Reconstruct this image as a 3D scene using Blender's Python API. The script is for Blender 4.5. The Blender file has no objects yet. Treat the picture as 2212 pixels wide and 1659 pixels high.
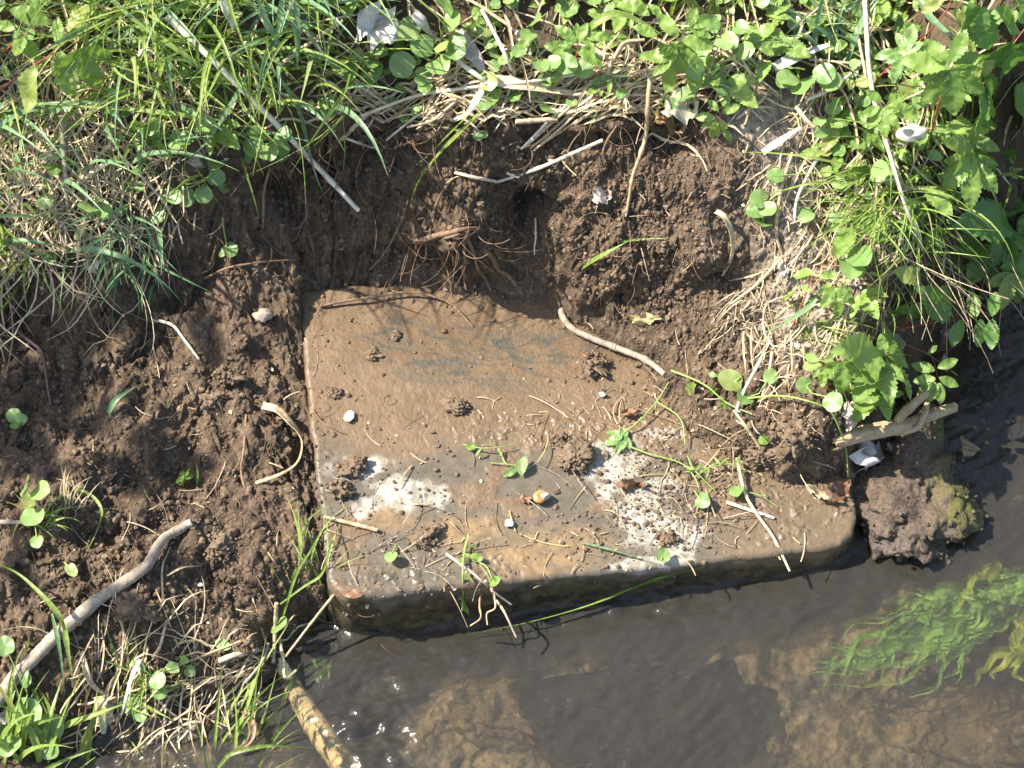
import bpy, bmesh, math, random
import numpy as np
from mathutils import Vector, Matrix
from mathutils.bvhtree import BVHTree

# ------------------------------------------------------------------ camera, sky, sun, exposure
SC = bpy.context.scene
COL = SC.collection
PITCH = math.radians(56.0); DIST = 2.30; WFRAC = 1.05 / 2.30        # frame width / focal distance
TGT = np.array([0.0, 0.0, 0.04])
FWD = np.array([0.0, math.cos(PITCH), -math.sin(PITCH)])
UPV = np.array([0.0, math.sin(PITCH), math.cos(PITCH)])
CAM = TGT - DIST * FWD
cam = bpy.data.cameras.new("camera"); cam_o = bpy.data.objects.new("camera", cam); COL.objects.link(cam_o)
cam.sensor_width = 36.0; cam.lens = 36.0 / WFRAC; cam.clip_start = 0.05; cam.clip_end = 200
cam_o.location = CAM; cam_o.rotation_euler = (math.radians(90) - PITCH, 0, 0)
SC.camera = cam_o

SUN_AZ = np.array([-0.993, 0.118]); SUN_EL = math.radians(50)
w = bpy.data.worlds.new("World"); SC.world = w; w.use_nodes = True
nt = w.node_tree; bg = nt.nodes["Background"]; sky = nt.nodes.new("ShaderNodeTexSky")
sky.sky_type = 'NISHITA'; sky.sun_disc = False; sky.sun_elevation = SUN_EL
sky.sun_rotation = math.atan2(SUN_AZ[0], SUN_AZ[1]) % (2 * math.pi); sky.dust_density = 1.5
nt.links.new(sky.outputs[0], bg.inputs[0]); bg.inputs[1].default_value = 0.125
sl = bpy.data.lights.new("sun", 'SUN'); sl.energy = 5.0; sl.angle = math.radians(0.6); sl.color = (1.0, 0.945, 0.86)
so = bpy.data.objects.new("sun", sl); COL.objects.link(so)
sd = Vector((SUN_AZ[0] * math.cos(SUN_EL), SUN_AZ[1] * math.cos(SUN_EL), math.sin(SUN_EL)))
so.rotation_euler = sd.to_track_quat('Z', 'Y').to_euler(); so.location = sd * 6
SC.view_settings.view_transform = 'Standard'; SC.view_settings.look = 'None'
SC.view_settings.exposure = 1.3; SC.view_settings.gamma = 1.0
SC.cycles.use_denoising = True
SC.cycles.max_bounces = 8; SC.cycles.transparent_max_bounces = 16
SC.cycles.diffuse_bounces = 3; SC.cycles.caustics_reflective = False; SC.cycles.caustics_refractive = False
SC.cycles.sample_clamp_indirect = 4.0

# ------------------------------------------------------------------ pixel <-> world (photograph measured at 2212 x 1659)
PW, PH = 2212.0, 1659.0
PX = 1.05 / PW                                                       # metres per photo pixel near the middle
rng = np.random.default_rng(7); random.seed(7)

def ray(px, py):
    return FWD + (px - PW / 2) / PW * WFRAC * np.array([1.0, 0, 0]) + (PH / 2 - py) / PW * WFRAC * UPV

def atz(px, py, z):
    d = ray(px, py); return CAM + d * ((z - CAM[2]) / d[2])

def proj(x, y, z):
    vx, vy, vz = x - CAM[0], y - CAM[1], z - CAM[2]
    dep = vy * FWD[1] + vz * FWD[2]; up = vy * UPV[1] + vz * UPV[2]
    return PW / 2 + vx / dep / WFRAC * PW, PH / 2 - up / dep / WFRAC * PW

def smooth(a, b, x):
    t = np.clip((x - a) / (b - a), 0, 1); return t * t * (3 - 2 * t)

def _hash(ix, iy, seed):
    h = (ix.astype(np.int64) * 374761393 + iy.astype(np.int64) * 668265263 + seed * 1442695041) & 0xFFFFFFFF
    h = ((h ^ (h >> 13)) * 1274126177) & 0xFFFFFFFF
    return ((h ^ (h >> 16)) & 0xFFFF) / 32767.5 - 1.0

def vnoise(x, y, seed=0):
    x0 = np.floor(x); y0 = np.floor(y); fx = x - x0; fy = y - y0
    fx = fx * fx * fx * (fx * (fx * 6 - 15) + 10); fy = fy * fy * fy * (fy * (fy * 6 - 15) + 10)
    a = _hash(x0, y0, seed); b = _hash(x0 + 1, y0, seed); c = _hash(x0, y0 + 1, seed); d = _hash(x0 + 1, y0 + 1, seed)
    return (a * (1 - fx) + b * fx) * (1 - fy) + (c * (1 - fx) + d * fx) * fy

def fbm(x, y, size, octv=4, seed=0, gain=0.5):
    s = 0; amp = 1.0; f = 1.0 / size
    for k in range(octv):
        s = s + amp * vnoise(x * f + 17.3 * k, y * f - 9.1 * k, seed + k * 31); amp *= gain; f *= 2.03
    return s

def inpoly(px, py, poly):
    px = np.asarray(px); py = np.asarray(py); r = np.zeros(px.shape, bool); n = len(poly)
    for i in range(n):
        x1, y1 = poly[i]; x2, y2 = poly[(i + 1) % n]
        if y1 == y2: continue
        c = ((y1 > py) != (y2 > py)) & (px < (x2 - x1) * (py - y1) / (y2 - y1) + x1); r ^= c
    return r

def sdpoly(x, y, poly):
    """signed distance, positive outside"""
    d = np.full(x.shape, 1e9); n = len(poly)
    for i in range(n):
        ax, ay = poly[i]; bx, by = poly[(i + 1) % n]; ex, ey = bx - ax, by - ay
        t = np.clip(((x - ax) * ex + (y - ay) * ey) / (ex * ex + ey * ey + 1e-12), 0, 1)
        d = np.minimum(d, (x - ax - t * ex) ** 2 + (y - ay - t * ey) ** 2)
    return np.sqrt(d) * np.where(inpoly(x, y, poly), -1, 1)

# ------------------------------------------------------------------ object helpers
def tag(o, label=None, cat=None, group=None, kind=None):
    if label: o["label"] = label
    if cat: o["category"] = cat
    if group: o["group"] = group
    if kind: o["kind"] = kind
    return o

def empty(name, loc, label, cat, group=None):
    o = bpy.data.objects.new(name, None); COL.objects.link(o); o.location = [float(v) for v in loc]; o.empty_display_size = 0.02
    return tag(o, label, cat, group)

def np_mesh(name, V, F, mat, attrs=None, smooth_sh=True, parent=None, origin=None, sides=None):
    """V (n,3); F either (m,4)/(m,3) array or list of such arrays"""
    V = np.asarray(V, np.float32)
    if origin is not None: V = V - np.asarray(origin, np.float32)
    Fs = F if isinstance(F, list) else [F]
    Fs = [np.asarray(f, np.int32) for f in Fs if len(f)]
    me = bpy.data.meshes.new(name); me.vertices.add(len(V)); me.vertices.foreach_set("co", V.ravel())
    loops = np.concatenate([f.ravel() for f in Fs]); tot = np.concatenate([np.full(len(f), f.shape[1], np.int32) for f in Fs])
    me.loops.add(len(loops)); me.loops.foreach_set("vertex_index", loops)
    me.polygons.add(len(tot)); me.polygons.foreach_set("loop_start", np.concatenate([[0], np.cumsum(tot)[:-1]]).astype(np.int32))
    me.polygons.foreach_set("loop_total", tot)
    me.polygons.foreach_set("use_smooth", np.full(len(tot), bool(smooth_sh)))
    for k, a in (attrs or {}).items():
        at_ = me.attributes.new(k, 'FLOAT', 'POINT'); at_.data.foreach_set("value", np.asarray(a, np.float32))
    me.update(); me.validate()
    me.materials.append(mat)
    o = bpy.data.objects.new(name, me); COL.objects.link(o)
    if parent is not None: o.parent = parent
    if origin is not None and parent is None: o.location = [float(v) for v in origin]
    return o

class MB:
    """collects shapes in world space, builds ONE mesh object"""
    def __init__(s): s.V = []; s.F4 = []; s.F3 = []; s.R = []; s.n = 0
    def add(s, V, F, r=None):
        V = np.asarray(V, float); F = np.asarray(F, int)
        s.V.append(V); (s.F4 if F.shape[1] == 4 else s.F3).append(F + s.n)
        s.R.append(np.full(len(V), random.random() if r is None else r) if not isinstance(r, np.ndarray) else r)
        s.n += len(V)
    def build(s, name, mat, parent=None, origin=None, smooth_sh=True):
        F = []
        if s.F4: F.append(np.concatenate(s.F4))
        if s.F3: F.append(np.concatenate(s.F3))
        V = np.concatenate(s.V)
        if origin is None: origin = V.mean(0) if parent is None else np.array(parent.location)
        return np_mesh(name, V, F, mat, {"rnd": np.concatenate(s.R)}, smooth_sh, parent, origin)

def cr(pts, n):
    """Catmull-Rom through pts, n samples"""
    P = np.asarray(pts, float)
    if len(P) == 2: return P[0] + (P[1] - P[0]) * np.linspace(0, 1, n)[:, None]
    Q = np.vstack([2 * P[0] - P[1], P, 2 * P[-1] - P[-2]]); m = len(P) - 1
    t = np.linspace(0, m - 1e-6, n); i = t.astype(int); f = (t - i)[:, None]
    a, b, c, d = Q[i], Q[i + 1], Q[i + 2], Q[i + 3]
    return 0.5 * (2 * b + (c - a) * f + (2 * a - 5 * b + 4 * c - d) * f ** 2 + (3 * b - a - 3 * c + d) * f ** 3)

def frames(P, up=(0, 0, 1)):
    T = np.gradient(P, axis=0); T /= np.linalg.norm(T, axis=1)[:, None] + 1e-12
    U = np.tile(np.asarray(up, float), (len(P), 1))
    S = np.cross(T, U); l = np.linalg.norm(S, axis=1)
    bad = l < 0.12
    if bad.any(): S[bad] = np.cross(T[bad], np.array([0.3, -1.0, 0.2]))
    S /= np.linalg.norm(S, axis=1)[:, None] + 1e-12
    for i in range(1, len(S)):
        if np.dot(S[i], S[i - 1]) < 0: S[i] = -S[i]
    N = np.cross(S, T); return T, S, N

def tube(mb, P, rad, sides=7, rough=0.0, r=None, knots=(), caps=True, groove=0.0):
    P = np.asarray(P, float); n = len(P); rad = np.broadcast_to(np.asarray(rad, float), (n,)).copy()
    tt = np.linspace(0, 1, n)
    for k, amp in knots: rad *= 1 + amp * np.exp(-((tt - k) / 0.018) ** 2)
    T, S, N = frames(P); a = np.arange(sides) / sides * 2 * math.pi
    R = rad[:, None] * (1 + rough * rng.uniform(-1, 1, (n, sides)) + groove * rng.uniform(-1, 1, sides)[None, :])
    V = P[:, None, :] + R[..., None] * (np.cos(a)[None, :, None] * S[:, None, :] + np.sin(a)[None, :, None] * N[:, None, :])
    V = V.reshape(-1, 3); i = np.arange(n - 1)[:, None] * sides; j = np.arange(sides)[None, :]; j2 = (j + 1) % sides
    F = np.stack([i + j, i + j2, i + sides + j2, i + sides + j], -1).reshape(-1, 4)
    mb.add(V, F, r)
    if caps:
        for k, sg in ((0, -1), (n - 1, 1)):
            base = V[k * sides:(k + 1) * sides]; c = P[k] + T[k] * sg * rad[k] * 0.25
            VV = np.vstack([base, c]); FF = [[q, (q + 1) % sides, sides] if sg > 0 else [(q + 1) % sides, q, sides] for q in range(sides)]
            mb.add(VV, FF, mb.R[-1][0] if k == 0 else mb.R[-2][0])

def ribbon(mb, P, wid, fold=0.3, twist=0.0, up=(0, -0.25, 1), r=None, roll=0.0, thick=0.0):
    P = np.asarray(P, float); n = len(P); wid = np.broadcast_to(np.asarray(wid, float), (n,))
    T, S, N = frames(P, up); tw = roll + twist * np.linspace(0, 1, n)
    c, s_ = np.cos(tw)[:, None], np.sin(tw)[:, None]; S2 = c * S + s_ * N; N2 = c * N - s_ * S
    hw = wid[:, None] / 2
    V = np.stack([P - S2 * hw + N2 * hw * fold, P - S2 * hw * 0.5 + N2 * hw * fold * 0.35, P, P + S2 * hw * 0.5 + N2 * hw * fold * 0.35, P + S2 * hw + N2 * hw * fold], 1)
    if thick:
        V2 = V - N2[:, None, :] * thick; V = np.concatenate([V, V2[:, ::-1]], 1)
    k = V.shape[1]; V = V.reshape(-1, 3); i = np.arange(n - 1)[:, None] * k
    if thick: j = np.arange(k)[None, :]; j2 = (j + 1) % k
    else: j = np.arange(k - 1)[None, :]; j2 = j + 1
    F = np.stack([i + j, i + j2, i + k + j2, i + k + j], -1).reshape(-1, 4); mb.add(V, F, r)

# ------------------------------------------------------------------ materials
def newmat(name):
    m = bpy.data.materials.new(name); m.use_nodes = True; nt = m.node_tree; nt.nodes.clear()
    out = nt.nodes.new("ShaderNodeOutputMaterial"); return m, nt, out

class NT:
    def __init__(s, nt): s.nt = nt
    def n(s, t, **kw):
        x = s.nt.nodes.new(t)
        for k, v in kw.items(): setattr(x, k, v)
        return x
    def l(s, a, b): s.nt.links.new(a, b)
    def val(s, sock, v):
        if hasattr(v, "is_output"): s.l(v, sock)
        else: sock.default_value = v
    def noise(s, scale, detail=4, rough=0.55, vec=None, dist=0.0):
        x = s.n("ShaderNodeTexNoise"); x.inputs["Scale"].default_value = scale; x.inputs["Detail"].default_value = detail
        x.inputs["Roughness"].default_value = rough; x.inputs["Distortion"].default_value = dist
        s.l(vec if vec is not None else s.pos(), x.inputs["Vector"]); return x.outputs["Fac"]
    def pos(s):
        g = s.n("ShaderNodeNewGeometry"); return g.outputs["Position"]
    def attr(s, name):
        a = s.n("ShaderNodeAttribute"); a.attribute_name = name; return a.outputs["Fac"]
    def mix(s, f, a, b):
        m = s.n("ShaderNodeMix", data_type='RGBA'); s.val(m.inputs[0], f)
        s.val(m.inputs[6], a if hasattr(a, "is_output") else (*a, 1)); s.val(m.inputs[7], b if hasattr(b, "is_output") else (*b, 1)); return m.outputs[2]
    def math(s, op, a, b=0.0, clamp=False):
        m = s.n("ShaderNodeMath", operation=op, use_clamp=clamp); s.val(m.inputs[0], a); s.val(m.inputs[1], b); return m.outputs[0]
    def ramp(s, f, lo, hi):
        m = s.n("ShaderNodeMapRange"); s.val(m.inputs[0], f); m.inputs[1].default_value = lo; m.inputs[2].default_value = hi; return m.outputs[0]
    def bump(s, h, strength, dist=0.001):
        b = s.n("ShaderNodeBump"); b.inputs["Strength"].default_value = strength; b.inputs["Distance"].default_value = dist
        s.l(h, b.inputs["Height"]); return b.outputs[0]
    def bsdf(s, col, rough, normal=None, spec=0.5):
        p = s.n("ShaderNodeBsdfPrincipled"); s.val(p.inputs["Base Color"], col if hasattr(col, "is_output") else (*col, 1)); s.val(p.inputs["Roughness"], rough)
        s.val(p.inputs["Specular IOR Level"], spec)
        if normal is not None: s.l(normal, p.inputs["Normal"])
        return p

def m_soil():
    m, nt, out = newmat("soil"); k = NT(nt)
    n1 = k.noise(9, 6, 0.62); n2 = k.noise(140, 5, 0.65); n3 = k.noise(700, 3, 0.6)
    col = k.mix(k.ramp(n1, 0.35, 0.68), (0.048, 0.032, 0.019), (0.118, 0.079, 0.048))
    col = k.mix(k.ramp(n2, 0.48, 0.75), col, (0.195, 0.135, 0.084))
    col = k.mix(k.ramp(n3, 0.66, 0.78), col, (0.27, 0.21, 0.15))
    dry = k.attr("dry"); dm = k.math('MULTIPLY', dry, k.ramp(n2, 0.25, 0.6), True)
    col = k.mix(dm, col, k.mix(n3, (0.22, 0.165, 0.115), (0.46, 0.39, 0.30)))
    hum = k.attr("humus"); col = k.mix(hum, col, k.mix(n2, (0.035, 0.026, 0.015), (0.10, 0.075, 0.04)))
    wet = k.attr("wet"); col = k.mix(k.math('MULTIPLY', wet, 0.6), col, (0.045, 0.030, 0.020))
    bed = k.attr("bed"); nb = k.noise(16, 6, 0.68, dist=0.6); nb2 = k.noise(70, 4, 0.6); nb = k.math('ADD', nb, k.math('MULTIPLY', k.attr("lit_bed"), 0.13))
    bc = k.mix(k.ramp(nb, 0.42, 0.62), (0.040, 0.034, 0.024), (0.235, 0.175, 0.105)); bc = k.mix(k.ramp(nb2, 0.5, 0.75), bc, (0.30, 0.235, 0.15))
    col = k.mix(bed, col, bc)
    ro = k.ramp(wet, 0.0, 1.0); ro = k.math('SUBTRACT', 0.95, k.math('MULTIPLY', ro, 0.62))
    b = k.bsdf(col, ro, k.bump(k.math('ADD', n2, k.math('MULTIPLY', n3, 0.5)), 0.55, 0.002), 0.35)
    k.l(b.outputs[0], out.inputs[0]); return m

def m_leaf(name, c1, c2, trans=0.38, rough=0.42, tcol=None, spot=None, spec=0.45):
    m, nt, out = newmat(name); k = NT(nt)
    oi = k.n("ShaderNodeObjectInfo"); r = k.math('FRACT', k.math('ADD', k.attr("rnd"), oi.outputs["Random"]))
    tc = k.n("ShaderNodeTexCoord"); n1 = k.noise(220, 3, 0.6, tc.outputs["Object"])
    col = k.mix(r, c1, c2); col = k.mix(k.ramp(n1, 0.45, 0.8), col, tuple(min(1, v * 1.35 + 0.01) for v in c2))
    col = k.mix(k.math('MULTIPLY', k.ramp(r, .90, .99), k.ramp(n1, .3, .6)), col, (0.36, 0.33, 0.10))
    if spot: col = k.mix(k.ramp(k.noise(90, 4, 0.7, tc.outputs["Object"]), 0.60, 0.72), col, spot)
    p = k.bsdf(col, rough, k.bump(n1, 0.2, 0.0006), spec)
    t = k.n("ShaderNodeBsdfTranslucent")
    tcx = k.mix(0.5, col, tcol) if tcol else col
    k.l(tcx, t.inputs[0]); mx = k.n("ShaderNodeMixShader"); mx.inputs[0].default_value = trans
    k.l(p.outputs[0], mx.inputs[1]); k.l(t.outputs[0], mx.inputs[2]); k.l(mx.outputs[0], out.inputs[0]); return m

def m_plain(name, c1, c2, scale=120, rough=0.8, bump=0.4, c3=None, stretch=None, spec=0.35, bd=0.001):
    m, nt, out = newmat(name); k = NT(nt)
    tc = k.n("ShaderNodeTexCoord"); vec = tc.outputs["Object"]
    if stretch:
        mp = k.n("ShaderNodeMapping"); mp.inputs["Scale"].default_value = stretch; k.l(vec, mp.inputs[0]); vec = mp.outputs[0]
    n1 = k.noise(scale, 5, 0.62, vec); n2 = k.noise(scale * 5, 3, 0.6, vec)
    oi = k.n("ShaderNodeObjectInfo")
    col = k.mix(k.ramp(k.math('ADD', n1, k.math('MULTIPLY', k.math('SUBTRACT', k.attr("rnd"), 0.5), 0.25)), 0.32, 0.7), c1, c2)
    if c3: col = k.mix(k.ramp(n2, 0.58, 0.72), col, c3)
    b = k.bsdf(col, rough, k.bump(k.math('ADD', n1, k.math('MULTIPLY', n2, 0.4)), bump, bd), spec)
    k.l(b.outputs[0], out.inputs[0]); return m

M = {}
M['soil'] = m_soil()
M['grass'] = m_leaf("grass_green", (0.12, 0.19, 0.032), (0.29, 0.37, 0.09), 0.40, 0.40, (0.35, 0.55, 0.05))
M['bluegrass'] = m_leaf("grass_bluish", (0.10, 0.19, 0.085), (0.20, 0.31, 0.155), 0.32, 0.42, (0.3, 0.5, 0.1))
M['leaf'] = m_leaf("leaf_fresh", (0.12, 0.21, 0.035), (0.26, 0.36, 0.085), 0.36, 0.40, (0.35, 0.55, 0.04))
M['roundleaf'] = m_leaf("leaf_round", (0.13, 0.235, 0.06), (0.26, 0.37, 0.125), 0.34, 0.33, (0.38, 0.58, 0.08), spec=0.55)
M['leafdark'] = m_leaf("leaf_deep", (0.075, 0.165, 0.03), (0.155, 0.27, 0.06), 0.32, 0.42, (0.2, 0.42, 0.03))
M['straw'] = m_leaf("straw_dry", (0.36, 0.26, 0.14), (0.66, 0.54, 0.35), 0.16, 0.55, (0.7, 0.55, 0.3), (0.24, 0.15, 0.075))
M['palestraw'] = m_leaf("straw_bleached", (0.56, 0.47, 0.33), (0.78, 0.70, 0.56), 0.14, 0.5, None, (0.42, 0.31, 0.19))
M['deadleaf'] = m_leaf("leaf_dead", (0.28, 0.225, 0.17), (0.46, 0.40, 0.33), 0.15, 0.6, None, (0.22, 0.14, 0.09))
M['paleleaf'] = m_leaf("leaf_bleached", (0.44, 0.40, 0.35), (0.62, 0.58, 0.52), 0.12, 0.55, None, (0.50, 0.44, 0.38))
M['brownleaf'] = m_leaf("leaf_brown", (0.15, 0.075, 0.04), (0.27, 0.15, 0.08), 0.15, 0.35, None, (0.36, 0.27, 0.19))
M['twig'] = m_plain("twig_grey", (0.19, 0.15, 0.108), (0.41, 0.345, 0.265), 150, 0.8, 0.5, (0.13, 0.09, 0.06))
M['wood'] = m_plain("driftwood_tan", (0.30, 0.205, 0.11), (0.52, 0.385, 0.225), 110, 0.6, 0.4, (0.17, 0.10, 0.055))
M['root'] = m_plain("root_brown", (0.13, 0.080, 0.050), (0.27, 0.175, 0.105), 200, 0.7, 0.3)
M['purple'] = m_plain("root_purple", (0.065, 0.034, 0.034), (0.13, 0.065, 0.065), 150, 0.4, 0.2)
M['redstem'] = m_plain("stem_red", (0.22, 0.05, 0.03), (0.38, 0.10, 0.06), 200, 0.45, 0.2)
M['greenstem'] = m_plain("stem_green", (0.17, 0.27, 0.05), (0.30, 0.38, 0.11), 200, 0.5, 0.2)
M['chip'] = m_plain("pale_chip", (0.36, 0.33, 0.28), (0.55, 0.52, 0.46), 160, 0.7, 0.3)
M['crumb'] = m_plain("soil_crumb", (0.100, 0.067, 0.040), (0.20, 0.140, 0.088), 300, 0.85, 0.5)
M['fleck'] = m_leaf("fleck_dry", (0.15, 0.10, 0.058), (0.48, 0.37, 0.23), 0.1, 0.6, None, (0.16, 0.10, 0.055))
# ------------------------------------------------------------------ the slab's plane (concrete slab tilted down to the right)
FL = atz(712, 1300, 0.074); FR = atz(1868, 1178, 0.030); BL = atz(640, 625, 0.088)
EX = FR - FL; EY = BL - FL
def slab_z(x, y):
    det = EX[0] * EY[1] - EX[1] * EY[0]; dx = x - FL[0]; dy = y - FL[1]
    s = (dx * EY[1] - dy * EY[0]) / det; t = (EX[0] * dy - EX[1] * dx) / det
    return FL[2] + s * EX[2] + t * EY[2]
def rounded(corners, radii, n=10):
    out = []
    m = len(corners)
    for i in range(m):
        p = np.array(corners[i][:2]); a = np.array(corners[i - 1][:2]); b = np.array(corners[(i + 1) % m][:2]); r = radii[i]
        u = (a - p) / np.linalg.norm(a - p); v = (b - p) / np.linalg.norm(b - p)
        for k in range(n + 1):
            t = k / n * math.pi / 2; c = p + u * r + v * r
            out.append(c - v * r * math.cos(t) * 1.0 - u * r * math.sin(t) if True else c)
    return out
SLAB_OUT = rounded([FL, FR, FR + EY, BL], [0.030, 0.040, 0.03, 0.01])
SLAB_POLY = [tuple(p) for p in SLAB_OUT]
def slab_top_px(px, py):
    d = ray(px, py); z = 0.06
    for _ in range(6):
        p = CAM + d * ((z - CAM[2]) / d[2]); z = float(slab_z(p[0], p[1]))
    return p
EXPOSED = [tuple(slab_top_px(*q)[:2]) for q in [(600, 640), (700, 648), (800, 640), (930, 630), (1100, 648), (1185, 662), (1240, 715), (1310, 765), (1400, 838),
           (1470, 930), (1570, 1010), (1690, 1045), (1850, 1060), (1990, 1250), (680, 1480), (600, 1100)]]

# ------------------------------------------------------------------ terrain heights: control points (photo x, photo y, height above the water)
CTRL = [
 # left soil
 (0,660,.125),(150,650,.125),(300,635,.125),(450,625,.12),(600,610,.112),(640,690,.098),(0,850,.115),(300,830,.115),(560,830,.100),(640,850,.088),(150,950,.108),(420,960,.080),(520,960,.098),(670,1000,.079),
 (0,1100,.10),(250,1060,.106),(400,1090,.100),(560,1090,.088),(0,1280,.092),(180,1270,.092),(330,1280,.088),(480,1310,.050),(560,1230,.074),(690,1180,.062),(650,1270,.05),(700,1330,.012),(640,1350,.010),
 (0,1450,.062),(150,1430,.058),(300,1400,.056),(430,1400,.046),(560,1390,.030),(600,1440,-.010),(300,1530,.014),(200,1600,.001),(100,1600,.022),(0,1630,.03),(430,1540,.006),(400,1620,-.006),(500,1520,.006),(540,1590,-.02),(640,1460,-.05),(700,1400,-.05),
 # left grassy slope
 (0,590,.15),(200,585,.15),(330,560,.150),(0,400,.215),(200,400,.22),(0,200,.285),(0,0,.35),(300,250,.275),(300,0,.36),(420,420,.215),(520,340,.24),(620,290,.265),(700,100,.33),(700,0,.365),
 # bank face, shaded recess
 (430,520,.155),(560,480,.165),(700,420,.185),(600,560,.12),(750,560,.108),(850,540,.115),(740,240,.285),(740,300,.255),(850,350,.215),(880,430,.175),(900,600,.094),(1000,625,.090),(1100,640,.088),
 (1000,255,.285),(1000,320,.250),(960,420,.200),(1000,490,.175),(1000,560,.120),(1150,360,.230),(1110,440,.192),(1165,490,.165),(1185,535,.140),(1130,575,.118),(1180,625,.104),
 (1300,265,.280),(1300,350,.245),(1300,430,.212),(1260,500,.178),(1350,520,.180),(1300,590,.142),(1250,640,.108),(1450,270,.280),(1450,400,.232),(1480,500,.195),(1530,540,.182),(1560,590,.152),(1450,620,.132),(1350,680,.100),(1420,700,.108),(1500,760,.098),
 # right slope of dry litter
 (1620,290,.275),(1650,400,.235),(1700,500,.205),(1650,600,.165),(1600,680,.130),(1600,780,.105),(1500,860,.086),(1700,750,.130),(1750,850,.112),(1650,900,.096),(1600,960,.078),(1720,960,.090),(1800,920,.098),(1800,1010,.066),(1830,880,.098),(1860,1000,.015),
 (1850,600,.180),(1900,700,.135),(1870,820,.095),(1800,450,.215),(1900,300,.255),(2000,450,.205),(2070,560,.150),(2000,640,.115),(1960,740,.09),(1930,850,.02),(2100,350,.225),(2200,400,.18),(2160,540,.10),(2212,560,.02),
 (2130,640,-.03),(2060,720,-.03),(1990,840,-.06),(2200,700,-.09),(2100,850,-.09),(1905,945,.03),(1900,1000,.012),
 # top of the bank
 (1000,120,.315),(1000,0,.35),(1300,120,.315),(1300,0,.345),(1600,120,.31),(1700,0,.33),(1800,150,.295),(2000,150,.285),(2000,0,.32),(2212,0,.31),(2212,200,.27),
 # stream bed
 (800,1450,-.09),(1000,1480,-.085),(1150,1400,-.07),(1400,1350,-.07),(1700,1300,-.08),(1900,1250,-.07),(2100,1100,-.10),(2200,1300,-.11),(1900,1500,-.11),(1500,1600,-.11),(1000,1659,-.10),(700,1640,-.06),(2212,1659,-.11),(640,1600,-.045),
]
CP = np.array([np.append(atz(a, b, z)[:2], z) for a, b, z in CTRL])
for x, y, z in [(-.95, -.6, .02), (-.95, -.2, .10), (-.95, .1, .17), (-.95, .45, .37), (-.95, .9, .42), (0, .9, .42), (.95, .9, .38), (.95, .4, .26), (.95, .1, -.08), (.95, -.6, -.11), (0, -.7, -.11), (-.4, .6, .40), (.4, .6, .37), (-.5, -.55, -.05)]:
    CP = np.vstack([CP, [x, y, z]])
def tps_fit(C, lam=6e-5):
    n = len(C); d2 = (C[:, None, 0] - C[None, :, 0]) ** 2 + (C[:, None, 1] - C[None, :, 1]) ** 2
    K = 0.5 * d2 * np.log(d2 + 1e-12) + lam * np.eye(n); Pm = np.c_[np.ones(n), C[:, :2]]
    A = np.block([[K, Pm], [Pm.T, np.zeros((3, 3))]]); return np.linalg.solve(A, np.r_[C[:, 2], 0, 0, 0])
TW = tps_fit(CP)
def tps(x, y):
    sh = x.shape; x = x.ravel(); y = y.ravel(); r = TW[-3] + TW[-2] * x + TW[-1] * y
    for i in range(len(CP)):
        d2 = (x - CP[i, 0]) ** 2 + (y - CP[i, 1]) ** 2; r = r + TW[i] * 0.5 * d2 * np.log(d2 + 1e-12)
    return r.reshape(sh)

X0, X1, Y0, Y1 = -0.72, 0.74, -0.50, 0.56; DX, DY = 0.0010, 0.0009
def axis(a, b, d, near, far):
    core = np.arange(a, b, d); k = np.array([.02, .05, .1, .18, .3, .5, .9, 1.6, 3, 6, 12.])
    return np.concatenate([(core[0] - k)[::-1], core, core[-1] + k]), len(k)
GX, KX = axis(X0, X1, DX, 0, 0); GY, KY = axis(Y0, Y1, DY, 0, 0)
cx = np.arange(-0.96, 0.97, 0.004); cy = np.arange(-0.72, 0.93, 0.004)
CZ = tps(*np.meshgrid(cx, cy, indexing='ij'))
def bil(Z, ax0, dx, ay0, dy, x, y):
    u = np.clip((x - ax0) / dx, 0, Z.shape[0] - 1.001); v = np.clip((y - ay0) / dy, 0, Z.shape[1] - 1.001)
    i = u.astype(int); j = v.astype(int); fu = u - i; fv = v - j
    return (Z[i, j] * (1 - fu) + Z[i + 1, j] * fu) * (1 - fv) + (Z[i, j + 1] * (1 - fu) + Z[i + 1, j + 1] * fu) * fv
XX, YY = np.meshgrid(GX, GY, indexing='ij')
Z = bil(CZ, cx[0], 0.004, cy[0], 0.004, XX, YY)
gxs, gys = np.gradient(Z, GX, GY); SLOPE = np.sqrt(gxs ** 2 + gys ** 2)
PXX, PYY = proj(XX, YY, Z)
bedm = smooth(0.012, -0.03, Z)
lip = [(-400, 600), (0, 600), (330, 575), (450, 420), (580, 330), (735, 250), (1000, 265), (1300, 258), (1480, 255), (1590, 270), (1640, 330), (1720, 470), (1840, 640), (1860, 860), (1960, 860), (2080, 580), (2600, 560), (2600, -900), (-400, -900)]
inside = (np.abs(XX) < 0.74) & (YY < 0.56) & (YY > -0.5)
veg = np.where(inside, inpoly(PXX, PYY, lip), YY > 0.1).astype(float)
loose = (1 - bedm) * np.where(veg > 0.5, 0.35, 1.0)
# large lumps and hollows
ridg = 1 - np.abs(fbm(XX, YY, 0.055, 3, 5))
Z = Z + loose * (0.012 * fbm(XX, YY, 0.085, 2, 11) + 0.016 * (ridg - 0.62)) / (1 + 0.5 * SLOPE)
Z = Z + bedm * (0.014 * fbm(XX, YY, 0.08, 4, 77) + 0.003 * fbm(XX, YY, 0.015, 3, 79))
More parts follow.
